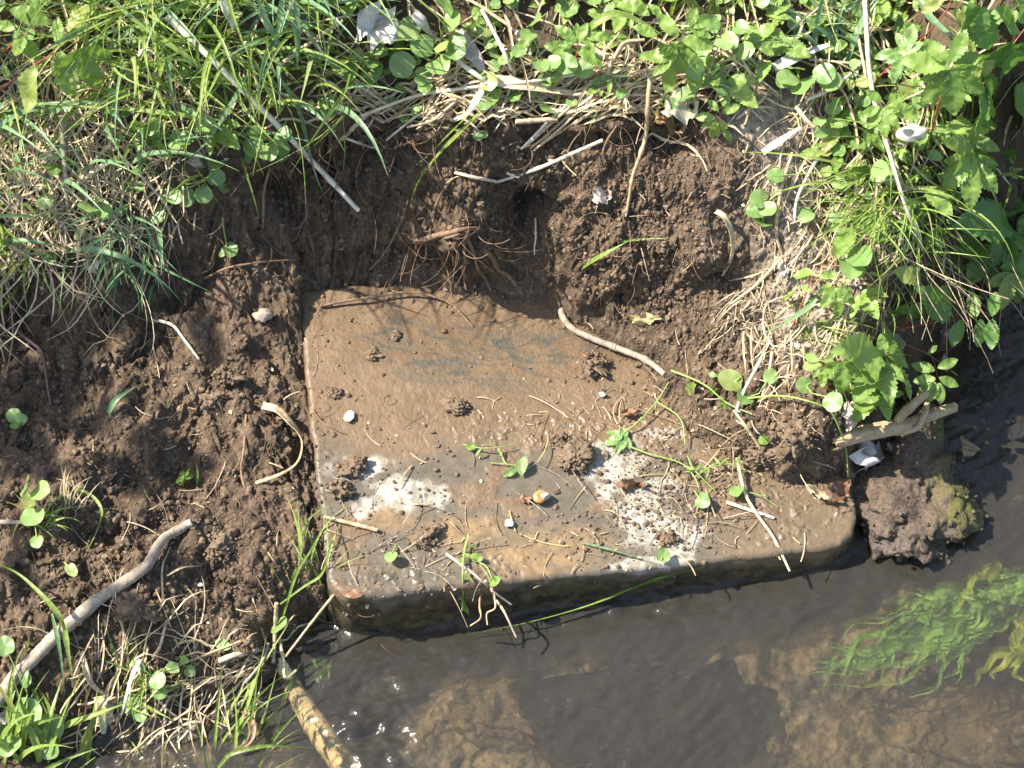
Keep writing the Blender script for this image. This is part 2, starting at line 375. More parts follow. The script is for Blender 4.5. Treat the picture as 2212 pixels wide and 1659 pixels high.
# slab hollow
SZ = slab_z(XX, YY); sds = sdpoly(XX[KX:-KX, KY:-KY], YY[KX:-KX, KY:-KY], SLAB_POLY); sde = sdpoly(XX[KX:-KX, KY:-KY], YY[KX:-KX, KY:-KY], EXPOSED)
SD = np.full(Z.shape, 1.0); SE = np.full(Z.shape, 1.0); SD[KX:-KX, KY:-KY] = sds; SE[KX:-KX, KY:-KY] = sde + 0.008 * fbm(XX, YY, 0.04, 3, 91)[KX:-KX, KY:-KY]
wcov = smooth(-0.006, 0.022, SE); under = smooth(0.000, -0.006, SD)
zin = (SZ - 0.016) * (1 - wcov) + np.maximum(Z, SZ + 0.004) * wcov
Z = Z * (1 - under) + zin * under
near_front = (SD < 0.03) & (SD > 0) & (PYY > 1190) & (PXX > 700)
Z = np.where(near_front, np.minimum(Z, -0.05), Z)
# crumbs heaped on the loose soil: an offset along the surface normal, in surface (arc length) coordinates so steep faces are not stretched
g0, g1 = np.gradient(Z, GX, GY); MET = np.sqrt(1 + np.minimum(g1 ** 2, 16)); NL = np.sqrt(1 + np.minimum(g0 ** 2 + g1 ** 2, 25))
SS = np.cumsum(MET * np.gradient(GY)[None, :], axis=1)
nxc = len(GX) - 2 * KX; nyc = len(GY) - 2 * KY; cs = (slice(KX, -KX), slice(KY, -KY))
xc, sc_ = XX[cs], SS[cs]; mc = MET[cs]
lc = loose[cs] * (1 - under[cs] * (1 - wcov[cs]))
clump = fbm(xc, sc_, 0.05, 3, 131); lcs = np.maximum(lc, .22 * bedm[cs])
core = lc * (0.0050 * fbm(xc, sc_, 0.026, 3, 23) + 0.006 * np.maximum(-0.35, fbm(xc, sc_, 0.04, 2, 29) * np.abs(fbm(xc, sc_, 0.02, 2, 31))) + 0.0016 * fbm(xc, sc_, 0.009, 3, 41))
base = core.copy()
def stamp(n, rlo, rhi, kz, sink, seed, power=2.4, cl=0.0, ang=False):
    g = np.random.default_rng(seed); ci = g.integers(12, nxc - 12, n); cj = g.integers(12, nyc - 12, n); u = g.random(n); keep = g.random(n)
    rr = rlo * (1 - u * (1 - (rlo / rhi) ** power)) ** (-1 / power); jit = g.uniform(-1, 1, (n, 4))
    if ang: av = np.c_[np.sort(g.uniform(0, 6.283, (n, 6)), 1), g.uniform(-1, 1, (n, 5))]
    for a in range(n):
        i, j = int(ci[a]), int(cj[a])
        if keep[a] > lcs[i, j] * (1 + cl * clump[i, j]): continue
        r = rr[a]; dy = DY * mc[i, j]; wi = int(r / DX) + 1; wj = int(r / dy) + 1
        if i < wi or j < wj or i + wi >= nxc or j + wj >= nyc: continue
        di = (np.arange(-wi, wi + 1) * DX)[:, None] + jit[a, 0] * 4e-4; dj = (np.arange(-wj, wj + 1) * dy)[None, :] + jit[a, 1] * 4e-4
        q = 1 - (di * di * (1 + .4 * jit[a, 2]) + dj * dj * (1 - .4 * jit[a, 2]) + .4 * jit[a, 3] * di * dj) / (r * r)
        o = core[i - wi:i + wi + 1, j - wj:j + wj + 1]
        if ang:
            hcap = np.full(q.shape, r * 0.80); an = av[a]
            for t_ in range(6):
                ca_, sa_ = math.cos(an[t_]), math.sin(an[t_]); hcap = np.minimum(hcap, (r * (1.0 + .35 * an[6 + t_ % 2]) * .9 - di * ca_ - dj * sa_) * (1.0 + .7 * an[8 + t_ % 3]) )
            hcap = np.minimum(hcap, r * .75 + di * an[9] * .5 + dj * an[10] * .5); np.maximum(o, base[i, j] + hcap * kz - sink * r - (q <= 0) * 1.0, out=o)
        else: np.maximum(o, base[i, j] + r * (kz * np.sqrt(np.maximum(q, 0)) - sink) - (q <= 0) * 1.0, out=o)
stamp(1500, .006, .019, 0.80, 0.34, 101, cl=0.8, ang=True); core += lc * (0.0016 * fbm(xc, sc_, 0.008, 3, 43) + 0.0016 * (np.abs(fbm(xc, sc_, 0.006, 3, 45)) - .35)); base = core.copy()
stamp(16000, .0022, .0075, 0.85, 0.25, 102, cl=0.7, ang=True); core += lc * 0.0010 * (np.abs(fbm(xc, sc_, 0.0035, 2, 47)) - .3); base = core.copy()
stamp(70000, .0011, .0032, 0.9, 0.16, 103, cl=0.4, ang=True); core += lc * 0.0008 * fbm(xc, sc_, 0.0026, 2, 55)
core *= 0.72 + 0.6 * smooth(-.5, .45, fbm(xc, sc_, 0.10, 3, 701)); DISP = np.zeros_like(Z); DISP[cs] = core
NX, NY, NZ = -np.clip(g0, -4, 4) / NL, -np.clip(g1, -4, 4) / NL, 1 / NL
PXd, PYd, PZd = XX + NX * DISP, YY + NY * DISP, Z + NZ * DISP
# undercut hollows (+) and bulging clods (-) of the cut face: the soil is pushed into or out of the bank
PUSH = np.zeros_like(Z)
for px_, py_, sx_, sy_, a_ in [(1150, 478, 46, 34, .060), (1090, 430, 40, 26, .022), (620, 440, 130, 60, .030), (820, 360, 120, 55, .030), (900, 560, 160, 30, .020), (1380, 320, 120, 24, .020), (1560, 612, 40, 16, .030), (1330, 645, 50, 14, .018), (985, 500, 70, 45, -.022), (985, 400, 60, 40, -.012), (1350, 560, 80, 40, -.010), (1500, 540, 70, 40, -.018), (1280, 420, 50, 40, -.014), (1470, 400, 60, 40, -.014), (560, 330, 70, 25, -.012), (900, 275, 120, 20, -.010), (1250, 268, 150, 18, -.009), (430, 960, 16, 60, .012)]:
    PUSH += a_ * np.exp(-((PXX - px_) / sx_) ** 2 - ((PYY - py_) / sy_) ** 2)
PUSH *= inside * (1 + .5 * fbm(XX, SS, .03, 3, 501)); PYd = PYd + PUSH; PZd = PZd + np.minimum(PUSH, 0) * -.25
ZV = Z + np.clip(DISP * np.minimum(NL, 2.2), -.012, .012)

# masks of the ground's own tones, plus one for lit bed patches
dry = np.zeros_like(Z)
for px_, py_, sx_, sy_, a_ in [(1690, 260, 90, 70, 1), (1700, 420, 70, 120, .8), (1760, 600, 110, 100, .85), (1620, 250, 60, 40, .7), (1800, 720, 100, 80, .8), (1650, 700, 60, 60, .35), (1560, 480, 60, 60, .12)]:
    dry += a_ * np.exp(-((PXX - px_) / sx_) ** 2 - ((PYY - py_) / sy_) ** 2)
dry = np.clip(dry * 1.3, 0, 1) * inside
wet = np.clip(smooth(0.022, 0.004, Z) * (1 - bedm * 0.5) + 0.25 * np.exp(-((PXX - 1850) / 90) ** 2 - ((PYY - 1100) / 60) ** 2), 0, 1)
hum = veg * 0.75 * (1 - dry)
bed = smooth(0.004, -0.012, Z)
lit_bed = inside * np.clip(sum(a_ * np.exp(-((PXX - px_) / sx_) ** 2 - ((PYY - py_) / sy_) ** 2) for px_, py_, sx_, sy_, a_ in [(1150, 1400, 330, 55, 1), (1700, 1350, 160, 90, .9), (900, 1560, 160, 90, .6), (1950, 1230, 120, 60, .8)]), 0, 1)  # paler bed patches: natural variation plus brown lit areas put into the colour
nx, ny = Z.shape
idx = np.arange(nx * ny).reshape(nx, ny)
F = np.stack([idx[:-1, :-1], idx[1:, :-1], idx[1:, 1:], idx[:-1, 1:]], -1).reshape(-1, 4)
V = np.stack([PXd, PYd, PZd], -1).reshape(-1, 3)
g_o = np_mesh("ground", V, F, M['soil'], {"dry": dry.ravel(), "wet": wet.ravel(), "humus": hum.ravel(), "bed": bed.ravel(), "lit_bed": lit_bed.ravel()})
tag(g_o, kind="structure")
ZC = ZV[KX:-KX, KY:-KY]; CX0, CY0 = GX[KX], GY[KY]
SURF = np.where((sds < -0.001), np.maximum(ZC, SZ[KX:-KX, KY:-KY]), ZC)
def surf(x, y): return bil(SURF, CX0, DX, CY0, DY, np.asarray(x, float), np.asarray(y, float))
# what really lies there (overhangs and the slab included): a coarse copy of the ground for casting rays
_q = 3; _gx, _gy, _gz = PXd[cs][::_q, ::_q], PYd[cs][::_q, ::_q], PZd[cs][::_q, ::_q]; _n, _m = _gx.shape
_gv = np.stack([_gx, _gy, _gz], -1).reshape(-1, 3); _ix = np.arange(_n * _m).reshape(_n, _m); _gf = np.stack([_ix[:-1, :-1], _ix[1:, :-1], _ix[1:, 1:], _ix[:-1, 1:]], -1).reshape(-1, 4)
_sp = np.array([(p[0], p[1], float(slab_z(p[0], p[1]))) for p in SLAB_POLY]); _sb = _sp - [0, 0, .12]; _k = len(_sp); _o = len(_gv)
_gv = np.vstack([_gv, _sp, _sb]); _polys = _gf.tolist() + [list(range(_o, _o + _k))] + [[_o + t_, _o + (t_ + 1) % _k, _o + _k + (t_ + 1) % _k, _o + _k + t_] for t_ in range(_k)]
GB_ = BVHTree.FromPolygons(_gv.tolist(), _polys)
_dn = Vector((0, 0, -1))
def gz(x, y, top=1.2):
    h_ = GB_.ray_cast(Vector((x, y, top)), _dn)[0]
    return h_.z if h_ is not None else float(surf(np.array([x]), np.array([y]))[0])
def _clear_h(p, water):
    h_ = GB_.ray_cast(Vector(p), _dn)[0]; z = h_.z if h_ is not None else -9
    return p[2] - (max(z, 0.0) if water else z)
def at(px, py, h=0.0, water=True):
    """point on the line of sight of a photo position at height h above whatever lies below"""
    d = ray(px, py); u = d / np.linalg.norm(d); h_ = GB_.ray_cast(Vector(CAM), Vector(u))[0]
    P0 = np.array(h_) if h_ is not None else CAM + d * 2.4
    if water and P0[2] < 0: P0 = CAM + u * (-CAM[2] / u[2])
    if h <= 0: return P0
    lo = 0.0; hi = h * .25
    for _ in range(14):
        if _clear_h(P0 - u * hi, water) >= h: break
        lo = hi; hi += h * .25
    for _ in range(7):
        m_ = (lo + hi) / 2
        if _clear_h(P0 - u * m_, water) >= h: hi = m_
        else: lo = m_
    return P0 - u * hi
def path(pts, n=None, water=True):
    P = [at(*(q if len(q) > 2 else (*q, 0.002)), water=water) for q in pts]
    return cr(P, n or max(8, 6 * len(P)))

# ------------------------------------------------------------------ the slab: one continuous mesh, fine rings on top, bevel and sides
def m_slab():
    m, nt, out = newmat("slab_concrete"); k = NT(nt)
    n1 = k.noise(14, 6, 0.6); n2 = k.noise(90, 5, 0.65); n3 = k.noise(600, 3, 0.6)
    mp = k.n("ShaderNodeMapping"); mp.inputs["Rotation"].default_value = (0, 0, .15); mp.inputs["Scale"].default_value = (1, 3.2, 1); k.l(k.pos(), mp.inputs[0])
    st = k.noise(22, 6, 0.65, mp.outputs[0], 1.2)
    grey = k.mix(n2, (0.070, 0.060, 0.044), (0.155, 0.125, 0.082))
    mud = k.mix(k.ramp(n1, 0.3, 0.7), (0.126, 0.083, 0.046), (0.180, 0.121, 0.068)); mud = k.mix(k.ramp(n3, 0.55, 0.8), mud, (0.20, 0.14, 0.09))
    mud = k.mix(k.math('MULTIPLY', k.attr("streak"), k.ramp(st, 0.46, 0.60)), mud, (0.080, 0.075, 0.060))
    col = k.mix(k.attr("mud"), grey, mud)
    col = k.mix(k.math('MULTIPLY', k.attr("ochre"), k.ramp(n2, 0.25, 0.6)), col, (0.24, 0.155, 0.072))
    dr = k.attr("dry"); col = k.mix(dr, col, k.mix(n3, (0.32, 0.29, 0.23), (0.46, 0.42, 0.345)))
    spk = k.math('MULTIPLY', k.ramp(k.noise(330, 3, 0.6), 0.64, 0.70), 0.3); col = k.mix(k.math('MULTIPLY', spk, dr), col, (0.16, 0.11, 0.07))
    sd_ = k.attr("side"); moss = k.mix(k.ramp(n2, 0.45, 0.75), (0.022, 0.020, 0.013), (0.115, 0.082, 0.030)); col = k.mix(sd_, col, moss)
    ro = k.mix(dr, k.mix(k.ramp(n2, .35, .65), (0.27,) * 3, (0.62,) * 3), (0.9,) * 3)
    ro = k.mix(k.math('MULTIPLY', k.attr("streak"), .75), ro, (0.20,) * 3)
    b = k.bsdf(col, ro, k.bump(k.math('ADD', n2, k.math('MULTIPLY', n3, 0.6)), 0.12, 0.0012), 0.5)
    k.l(b.outputs[0], out.inputs[0]); return m
M['slab'] = m_slab()
def resample(poly, n):
    P = np.array(poly + [poly[0]]); d = np.r_[0, np.cumsum(np.linalg.norm(np.diff(P, axis=0), axis=1))]; t = np.linspace(0, d[-1], n, endpoint=False)
    return np.c_[np.interp(t, d, P[:, 0]), np.interp(t, d, P[:, 1])]
NA = 1100; O = resample(SLAB_POLY, NA); c = O.mean(0)
Tn = np.roll(O, -1, 0) - np.roll(O, 1, 0); NO = np.c_[Tn[:, 1], -Tn[:, 0]]; NO /= np.linalg.norm(NO, axis=1)[:, None]
if ((O - c) * NO).sum(1).mean() < 0: NO = -NO
chip = 0.0012 * fbm(O[:, 0], O[:, 1], 0.02, 3, 61)
O = O + NO * chip[:, None]
fr = np.r_[0.003, 0.008, 0.015, np.linspace(0.025, 1, 380)]
rings = []; side = []
BV = 0.005
for f in fr:
    p = c + (O - NO * BV - c) * f; rings.append(np.c_[p, slab_z(p[:, 0], p[:, 1])]); side.append(np.zeros(NA))
for a in (0.3, 0.6, 0.85, 1.0):
    p = O - NO * BV * (1 - math.sin(a * math.pi / 2)); rings.append(np.c_[p, slab_z(p[:, 0], p[:, 1]) - BV * (1 - math.cos(a * math.pi / 2))]); side.append(np.full(NA, 0.12))
for dz in np.linspace(0.008, 0.13, 40):
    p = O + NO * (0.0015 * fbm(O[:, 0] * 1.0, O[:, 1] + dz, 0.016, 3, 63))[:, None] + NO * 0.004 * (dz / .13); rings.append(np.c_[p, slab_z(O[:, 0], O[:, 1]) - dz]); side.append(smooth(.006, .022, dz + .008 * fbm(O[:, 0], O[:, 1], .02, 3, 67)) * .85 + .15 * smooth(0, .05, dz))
V = np.concatenate(rings); side = np.concatenate(side)
spx, spy = proj(V[:, 0], V[:, 1], V[:, 2])
w1 = fbm(V[:, 0], V[:, 1], 0.05, 5, 201); w2 = fbm(V[:, 0], V[:, 1], 0.018, 4, 203)
def blobs(lst, px_, py_):
    s = np.full(px_.shape, -9.0)
    for x_, y_, a_, b_, th in lst:
        t = math.radians(th); dx = px_ - x_; dy = py_ - y_; u = (dx * math.cos(t) + dy * math.sin(t)) / a_; v = (-dx * math.sin(t) + dy * math.cos(t)) / b_
        s = np.maximum(s, 1 - np.sqrt(u * u + v * v))
    return s
bd = blobs([(790, 1010, 105, 40, -5), (860, 1060, 120, 52, 12), (800, 1085, 60, 40, 0), (1310, 1010, 105, 72, 20), (1390, 1070, 80, 55, -20), (1420, 1140, 110, 70, 25), (1270, 990, 70, 40, 10), (1440, 940, 60, 14, 5), (1400, 1220, 130, 22, -5), (1450,1160,90,60,0)], spx, spy)
w3 = fbm(V[:, 0], V[:, 1], 0.006, 3, 215); drym = 0.9 * smooth(0.10, 0.46, bd + 0.26 * w1 + 0.26 * w2 + .10 * w3) * (1 - side) * (1 - .55 * smooth(.25, .6, w3 + .5 * w2))
mudm = smooth(1010, 930, spy + 35 * w1 + 20 * w2 - 0.02 * (spx - 900)); mudm = np.maximum(mudm, smooth(0.0, 0.35, 0.55 * w1 + .3 * w2 - 0.22)); mudm = np.maximum(mudm, smooth(1500, 1620, spx) * 0.7)
streak = np.clip(blobs([(1010, 770, 260, 90, 4), (1200, 775, 210, 70, -4), (850, 740, 120, 70, 0)], spx, spy) * 2, 0, 1)
ochre = np.clip(blobs([(1170, 1190, 190, 70, -6), (1000, 1150, 120, 50, 0), (830, 1120, 100, 40, 0)], spx, spy) * 1.6, 0, 1)
film = mudm * (1 - drym) * (1 - side) * (0.0006 + 0.00035 * w2 + 0.00022 * fbm(V[:, 0], V[:, 1], 0.006, 3, 207) + 0.0002 * fbm(V[:, 0], V[:, 1], 0.0022, 2, 209))
band = np.exp(-((spy - 1270 + 0.16 * (spx - 800)) / 50) ** 2) * smooth(1250, 1000, spx) + np.exp(-((spy - 940) / 40) ** 2) * smooth(850, 1150, spx) + smooth(1530, 1700, spx) * smooth(1010, 1060, spy)
film += np.clip(band, 0, 1) * (1 - side) * (1 - drym) * (0.0012 + 0.0022 * np.maximum(0, fbm(V[:, 0], V[:, 1], 0.009, 4, 211)))
V[:, 2] += film
nr = len(rings); i = np.arange(nr - 1)[:, None] * NA; j = np.arange(NA)[None, :]; j2 = (j + 1) % NA
F = np.stack([i + j, i + j2, i + NA + j2, i + NA + j], -1).reshape(-1, 4)
slab_o = np_mesh("concrete_slab", V, [F, np.array([[0, k, k + 1] for k in range(1, NA - 1)])], M['slab'], {"dry": drym, "mud": mudm, "streak": streak, "ochre": ochre, "side": side}, origin=(c[0], c[1], 0.06))
tag(slab_o, "muddy grey concrete slab with rounded corners at the edge of the water", "slab")

# ------------------------------------------------------------------ water
def m_water():
    m, nt, out = newmat("water"); k = NT(nt)
    nb = k.bump(k.noise(75, 4, 0.6), 0.5, 0.004)
    fr = k.n("ShaderNodeFresnel"); fr.inputs[0].default_value = 1.45; k.l(nb, fr.inputs["Normal"])
    gl = k.n("ShaderNodeBsdfGlossy"); gl.inputs["Roughness"].default_value = 0.16; k.l(nb, gl.inputs["Normal"])
    tr = k.n("ShaderNodeBsdfTransparent"); tr.inputs[0].default_value = (0.86, 0.82, 0.69, 1)
    rf = k.n("ShaderNodeBsdfRefraction"); rf.inputs["IOR"].default_value = 1.33; rf.inputs["Roughness"].default_value = 0.09; rf.inputs[0].default_value = (0.80, 0.76, 0.62, 1); k.l(nb, rf.inputs["Normal"])
    df = k.n("ShaderNodeBsdfDiffuse"); df.inputs[0].default_value = (0.205, 0.185, 0.145, 1)
    m1 = k.n("ShaderNodeMixShader"); m1.inputs[0].default_value = 0.30; k.l(tr.outputs[0], m1.inputs[1]); k.l(rf.outputs[0], m1.inputs[2])
    m2 = k.n("ShaderNodeMixShader"); m2.inputs[0].default_value = 0.13; k.l(m1.outputs[0], m2.inputs[1]); k.l(df.outputs[0], m2.inputs[2])
    m3 = k.n("ShaderNodeMixShader"); k.l(fr.outputs[0], m3.inputs[0]); k.l(m2.outputs[0], m3.inputs[1]); k.l(gl.outputs[0], m3.inputs[2])
    k.l(m3.outputs[0], out.inputs[0]); return m
M['water'] = m_water()
wx = np.concatenate([[-12, -4, -1.5], np.arange(-0.6, 0.72, 0.0025), [1.5, 4, 12]]); wy = np.concatenate([[-12, -4, -1.2], np.arange(-0.5, 0.16, 0.0025), [0.3]])
WX, WY = np.meshgrid(wx, wy, indexing='ij'); wpx, wpy = proj(WX, WY, 0 * WX)
ca, sa = math.cos(0.35), math.sin(0.35); U = WX * ca + WY * sa; Vv = -WX * sa + WY * ca
wob = fbm(WX, WY, 0.11, 3, 303) * 0.03
rip = 0.0012 * fbm(U + wob, Vv * 2.2 + wob, 0.045, 3, 301) + 0.0006 * fbm(U * 1.2, Vv * 3.0 + wob, 0.014, 2, 305)
chop = np.exp(-((wpx - 800) / 90) ** 2 - ((wpy - 1590) / 90) ** 2) + 0.8 * np.exp(-((wpx - 250) / 220) ** 2 - ((wpy - 1620) / 50) ** 2) + 0.5 * np.exp(-((wpx - 2060) / 80) ** 2 - ((wpy - 1010) / 160) ** 2) + 0.5 * np.exp(-((wpx - 1350) / 200) ** 2 - ((wpy - 1310) / 30) ** 2)
rip = rip * (1 + 2.2 * chop) + chop * 0.0026 * fbm(U * 1.0, Vv * 1.7, 0.016, 2, 309)
sdw = sdpoly(WX[3:-3, 3:-1], WY[3:-3, 3:-1], SLAB_POLY); rip[3:-3, 3:-1] += .0030 * np.exp(-np.maximum(sdw, 0) / .0045) * (1 + .4 * fbm(WX[3:-3, 3:-1], WY[3:-3, 3:-1], .03, 2, 311))
core_w = (np.abs(WX) < 0.75) & (WY > -0.6); rip = np.where(core_w, rip, 0)
nx, ny = WX.shape; idx = np.arange(nx * ny).reshape(nx, ny); F = np.stack([idx[:-1, :-1], idx[1:, :-1], idx[1:, 1:], idx[:-1, 1:]], -1).reshape(-1, 4)
water = np_mesh("water", np.stack([WX, WY, rip], -1).reshape(-1, 3), F, M['water']); tag(water, kind="structure")
# ------------------------------------------------------------------ leaf shapes (unit length, x along, y across, z up)
def strip_leaf(W, nseg, prof_fn, teeth=0, fold=0.25, droop=0.2, pleat=0.0, crumple=0.0, seed=0, slant=0.35):
    g = np.random.default_rng(seed); t = np.linspace(0, 1, nseg + 1); s = np.linspace(-1, 1, 9)
    prof = prof_fn(t) * W / 2
    edge = prof.copy()
    if teeth: edge = prof * (0.80 + 0.26 * ((t * teeth) % 1.0))
    T, S = np.meshgrid(t, s, indexing='ij'); P = np.repeat(prof[:, None], 9, 1); E = np.repeat(edge[:, None], 9, 1)
    Y = np.where(np.abs(S) > .99, S * E, S * P); Xc = T + np.abs(S) * slant * P
    Zc = fold * np.abs(Y) - droop * Xc ** 2
    if pleat: Zc = Zc + pleat * W * np.abs(S) * (1.15 - np.abs(S)) * (1 - 2 * np.abs(np.sin(math.pi * (T * (teeth or 8) - 1.5 * np.abs(S)))) ** .7)
    if crumple: Zc = Zc + crumple * fbm(Xc * 1.0 + seed * 3.1, Y + seed * 1.7, 0.33, 3, seed) ; Y = Y * (1 + .25 * crumple * fbm(Xc, Y, .4, 2, seed + 9))
    V = np.stack([Xc, Y, Zc], -1).reshape(-1, 3); i = np.arange(nseg)[:, None] * 9; j = np.arange(8)[None, :]
    return V, np.stack([i + j, i + j + 1, i + 10 + j, i + 9 + j], -1).reshape(-1, 4)
def p_serr(t): return np.sin(math.pi * np.clip(t, 0, 1) ** 0.82) ** 0.8 * (1 - .12 * t) + 0.02 * (1 - t)
def p_oval(t): return np.sin(math.pi * t ** 0.9) ** 0.62
def p_lance(t): return np.sin(math.pi * t ** 0.7) ** 0.9
def g_serr(seed, W=0.55): return strip_leaf(W, 40, p_serr, 10, 0.24 + .1 * random.random(), 0.12 + .2 * random.random(), 0.042, 0.06, seed)
def g_oval(seed, W=0.62): return strip_leaf(W, 12, p_oval, 0, 0.18, 0.15, 0, 0.06, seed, 0.1)
def g_lance(seed, W=0.24): return strip_leaf(W, 10, p_lance, 0, 0.25, 0.22, 0, 0.04, seed, 0.1)
def g_dead(seed, W=0.62): return strip_leaf(W, 26, lambda t: p_serr(t) * (1 + .18 * np.sin(t * 19 + seed) + .1 * np.sin(t * 41 + seed)), 0, 0.15, 0.15, 0, 0.28, seed, 0.15)
def g_round(seed):
    g = np.random.default_rng(seed); na, nr_ = 26, 6; a = np.arange(na) / na * 2 * math.pi
    R = 0.5 * (1 - 0.24 * np.exp(-((np.abs(np.abs(a - math.pi)) / 0.30) ** 2)) + 0.03 * np.sin(a * 3 + g.uniform(0, 6)) + 0.022 * np.sin(a * 7 + g.uniform(0, 6)))
    rows = [np.zeros((1, 3))]
    for k in range(1, nr_ + 1):
        f = k / nr_; x = np.cos(a) * R * f; y = np.sin(a) * R * f * g.uniform(.9, 1.0)
        z = 0.16 * np.abs(y) ** 1.2 + 0.18 * (f ** 2) * 0.5 * np.cos(2 * a + seed) * 0.5 + 0.025 * np.sin(a * 5 + seed) * f * f - 0.10 * x * x
        rows.append(np.c_[x, y, z])
    V = np.concatenate(rows); V[:, 0] += 0.40
    F3 = [[0, 1 + k, 1 + (k + 1) % na] for k in range(na)]; F4 = []
    for r_ in range(nr_ - 1):
        b = 1 + r_ * na
        for k in range(na): F4.append([b + k, b + na + k, b + na + (k + 1) % na, b + (k + 1) % na])
    return V, (np.array(F4), np.array(F3))
def rotz(V, a):
    c_, s_ = math.cos(a), math.sin(a); W = V.copy(); W[:, 0] = V[:, 0] * c_ - V[:, 1] * s_; W[:, 1] = V[:, 0] * s_ + V[:, 1] * c_; return W
def g_palm(seed, n=5):
    Vs, Fs, o = [], [], 0
    for k, (a, l) in enumerate({5: [(-78, .55), (-38, .85), (0, 1), (38, .85), (78, .55)], 3: [(-48, .72), (0, 1), (48, .72)]}[n]):
        V, Fq = g_serr(seed * 10 + k, 0.50); V = V * l; V[:, 2] += 0.008 * k; V = rotz(V, math.radians(a + random.uniform(-6, 6)))
        Vs.append(V); Fs.append(Fq + o); o += len(V)
    return np.concatenate(Vs), np.concatenate(Fs)
GEN = {'serr': g_serr, 'oval': g_oval, 'lance': g_lance, 'dead': g_dead, 'round': g_round, 'palm': g_palm, 'tri': lambda s: g_palm(s, 3)}
_lc = {}
def leaf_mesh(kind, mat, var):
    key = (kind, mat, var)
    if key not in _lc:
        V, Fq = GEN[kind](var + 1)
        o = np_mesh("leaf", V, list(Fq) if isinstance(Fq, tuple) else Fq, M[mat], {"rnd": np.zeros(len(V))}); me = o.data; bpy.data.objects.remove(o); _lc[key] = me
    return _lc[key]
CLEAR = []
def clear(px_, py_, r): CLEAR.append((px_, py_, r))
def put_leaf(kind, mat, base, d, nrm, L, parent=None, wsc=1.0, name="leaf", var=None):
    d = np.asarray(d, float); d = d / np.linalg.norm(d); nrm = np.asarray(nrm, float); nrm = nrm - d * nrm.dot(d); nrm /= np.linalg.norm(nrm) + 1e-9; s_ = np.cross(nrm, d)
    o = bpy.data.objects.new(name, leaf_mesh(kind, mat, random.randrange(5) if var is None else var)); COL.objects.link(o)
    loc = np.asarray(base, float)
    if parent is not None: o.parent = parent; loc = loc - np.array(parent.location)
    Mx = Matrix(((d[0] * L, s_[0] * L * wsc, nrm[0] * L, loc[0]), (d[1] * L, s_[1] * L * wsc, nrm[1] * L, loc[1]), (d[2] * L, s_[2] * L * wsc, nrm[2] * L, loc[2]), (0, 0, 0, 1)))
    o.matrix_basis = Mx; return o
def upn(j=0.3): return np.array([-0.15 + random.uniform(-j, j), -0.35 + random.uniform(-j, j), 1.0])
def single(o, label, cat, group=None): return tag(o, label, cat, group)

def stalk(name, label, cat, pts, r0, r1=None, mat='straw', group=None, rough=0.06, knots=(), sides=8, n=None, water=True, dents=0.0):
    """a round stalk, twig or root: radii in photo pixels"""
    P = path(pts, n or 14 + 5 * len(pts), water); mb = MB()
    for q in pts: clear(q[0], q[1], 12)
    if dents: P = P + dents * PX * np.stack([fbm(np.arange(len(P)) * 1.0, np.zeros(len(P)) + k * 7, 28, 3, 17 + k) for k in range(3)], -1)
    tube(mb, P, np.linspace(r0, r0 if r1 is None else r1, len(P)) * PX, sides, rough, 0.5, knots)
    return tag(mb.build(name, M[mat], origin=P[len(P) // 2]), label, cat, group)
def blade(name, label, cat, pts, wid, mat='grass', group=None, fold=0.35, twist=0.0, taper=(0.55, 1.0, 0.05), roll=0.0, thick=0.0, water=True, n=None):
    for q in pts: clear(q[0], q[1], 10 + wid * .5)
    pts = [(q[0], q[1], q[2] + (.018 if q[2] >= .03 and q[1] < 560 else 0)) for q in pts]
    P = path(pts, n or 18 + 3 * len(pts), water); t = np.linspace(0, 1, len(P)); mb = MB()
    wv = np.interp(t, [0, .35, 1], taper) * wid * PX
    ribbon(mb, P, wv, fold, twist, r=random.random(), roll=roll, thick=thick)
    return tag(mb.build(name, M[mat], origin=P[0]), label, cat, group)
def dleaf(label, a, b, mat='deadleaf', kind='dead', wsc=1.0, nrm=None, name="dead_leaf", cat="leaf", group="dead leaves", var=None):
    clear((a[0] + b[0]) / 2, (a[1] + b[1]) / 2, 45); A, B = at(*a), at(*b); o = put_leaf(kind, mat, A, B - A, upn(.35) if nrm is None else nrm, float(np.linalg.norm(B - A)), None, wsc, name, var)
    return tag(o, label, cat, group)

def plant(name, label, cat, group, stems, leaves, mat='leaf', smat='redstem', r=2.2):
    """stems: list of point lists; leaves: (kind, base px, tip px, hb, ht[, width]) """
    b = at(*stems[0][0][:2], 0.0); root = empty(name, b, label, cat, group)
    for s_ in stems:
        P = path(s_, 8 + 5 * len(s_)); mb = MB(); tube(mb, P, np.linspace(r, r * .55, len(P)) * PX, 6, 0.05, 0.5); mb.build("stem", M[smat], root)
    for l in leaves:
        k, (bx, by), (tx, ty), hb, ht = l[:5]; up_ = 0.034 if hb > .03 else 0; hb += up_; ht += up_ * 1.2; gr_ = 1.28 if hb > .05 and k in ('serr', 'palm', 'tri') else 1.0; tx = bx + (tx - bx) * gr_; ty = by + (ty - by) * gr_; clear((bx + tx) / 2, (by + ty) / 2, 34); A, B = at(bx, by, hb), at(tx, ty, ht); L = float(np.linalg.norm(B - A))
        if L > 0.2: B = A + (B - A) * 0.08 / L; L = .08
        put_leaf(k, l[6] if len(l) > 6 else mat, A, B - A, upn(.25), L, root, l[5] if len(l) > 5 else 1.0)
    return root
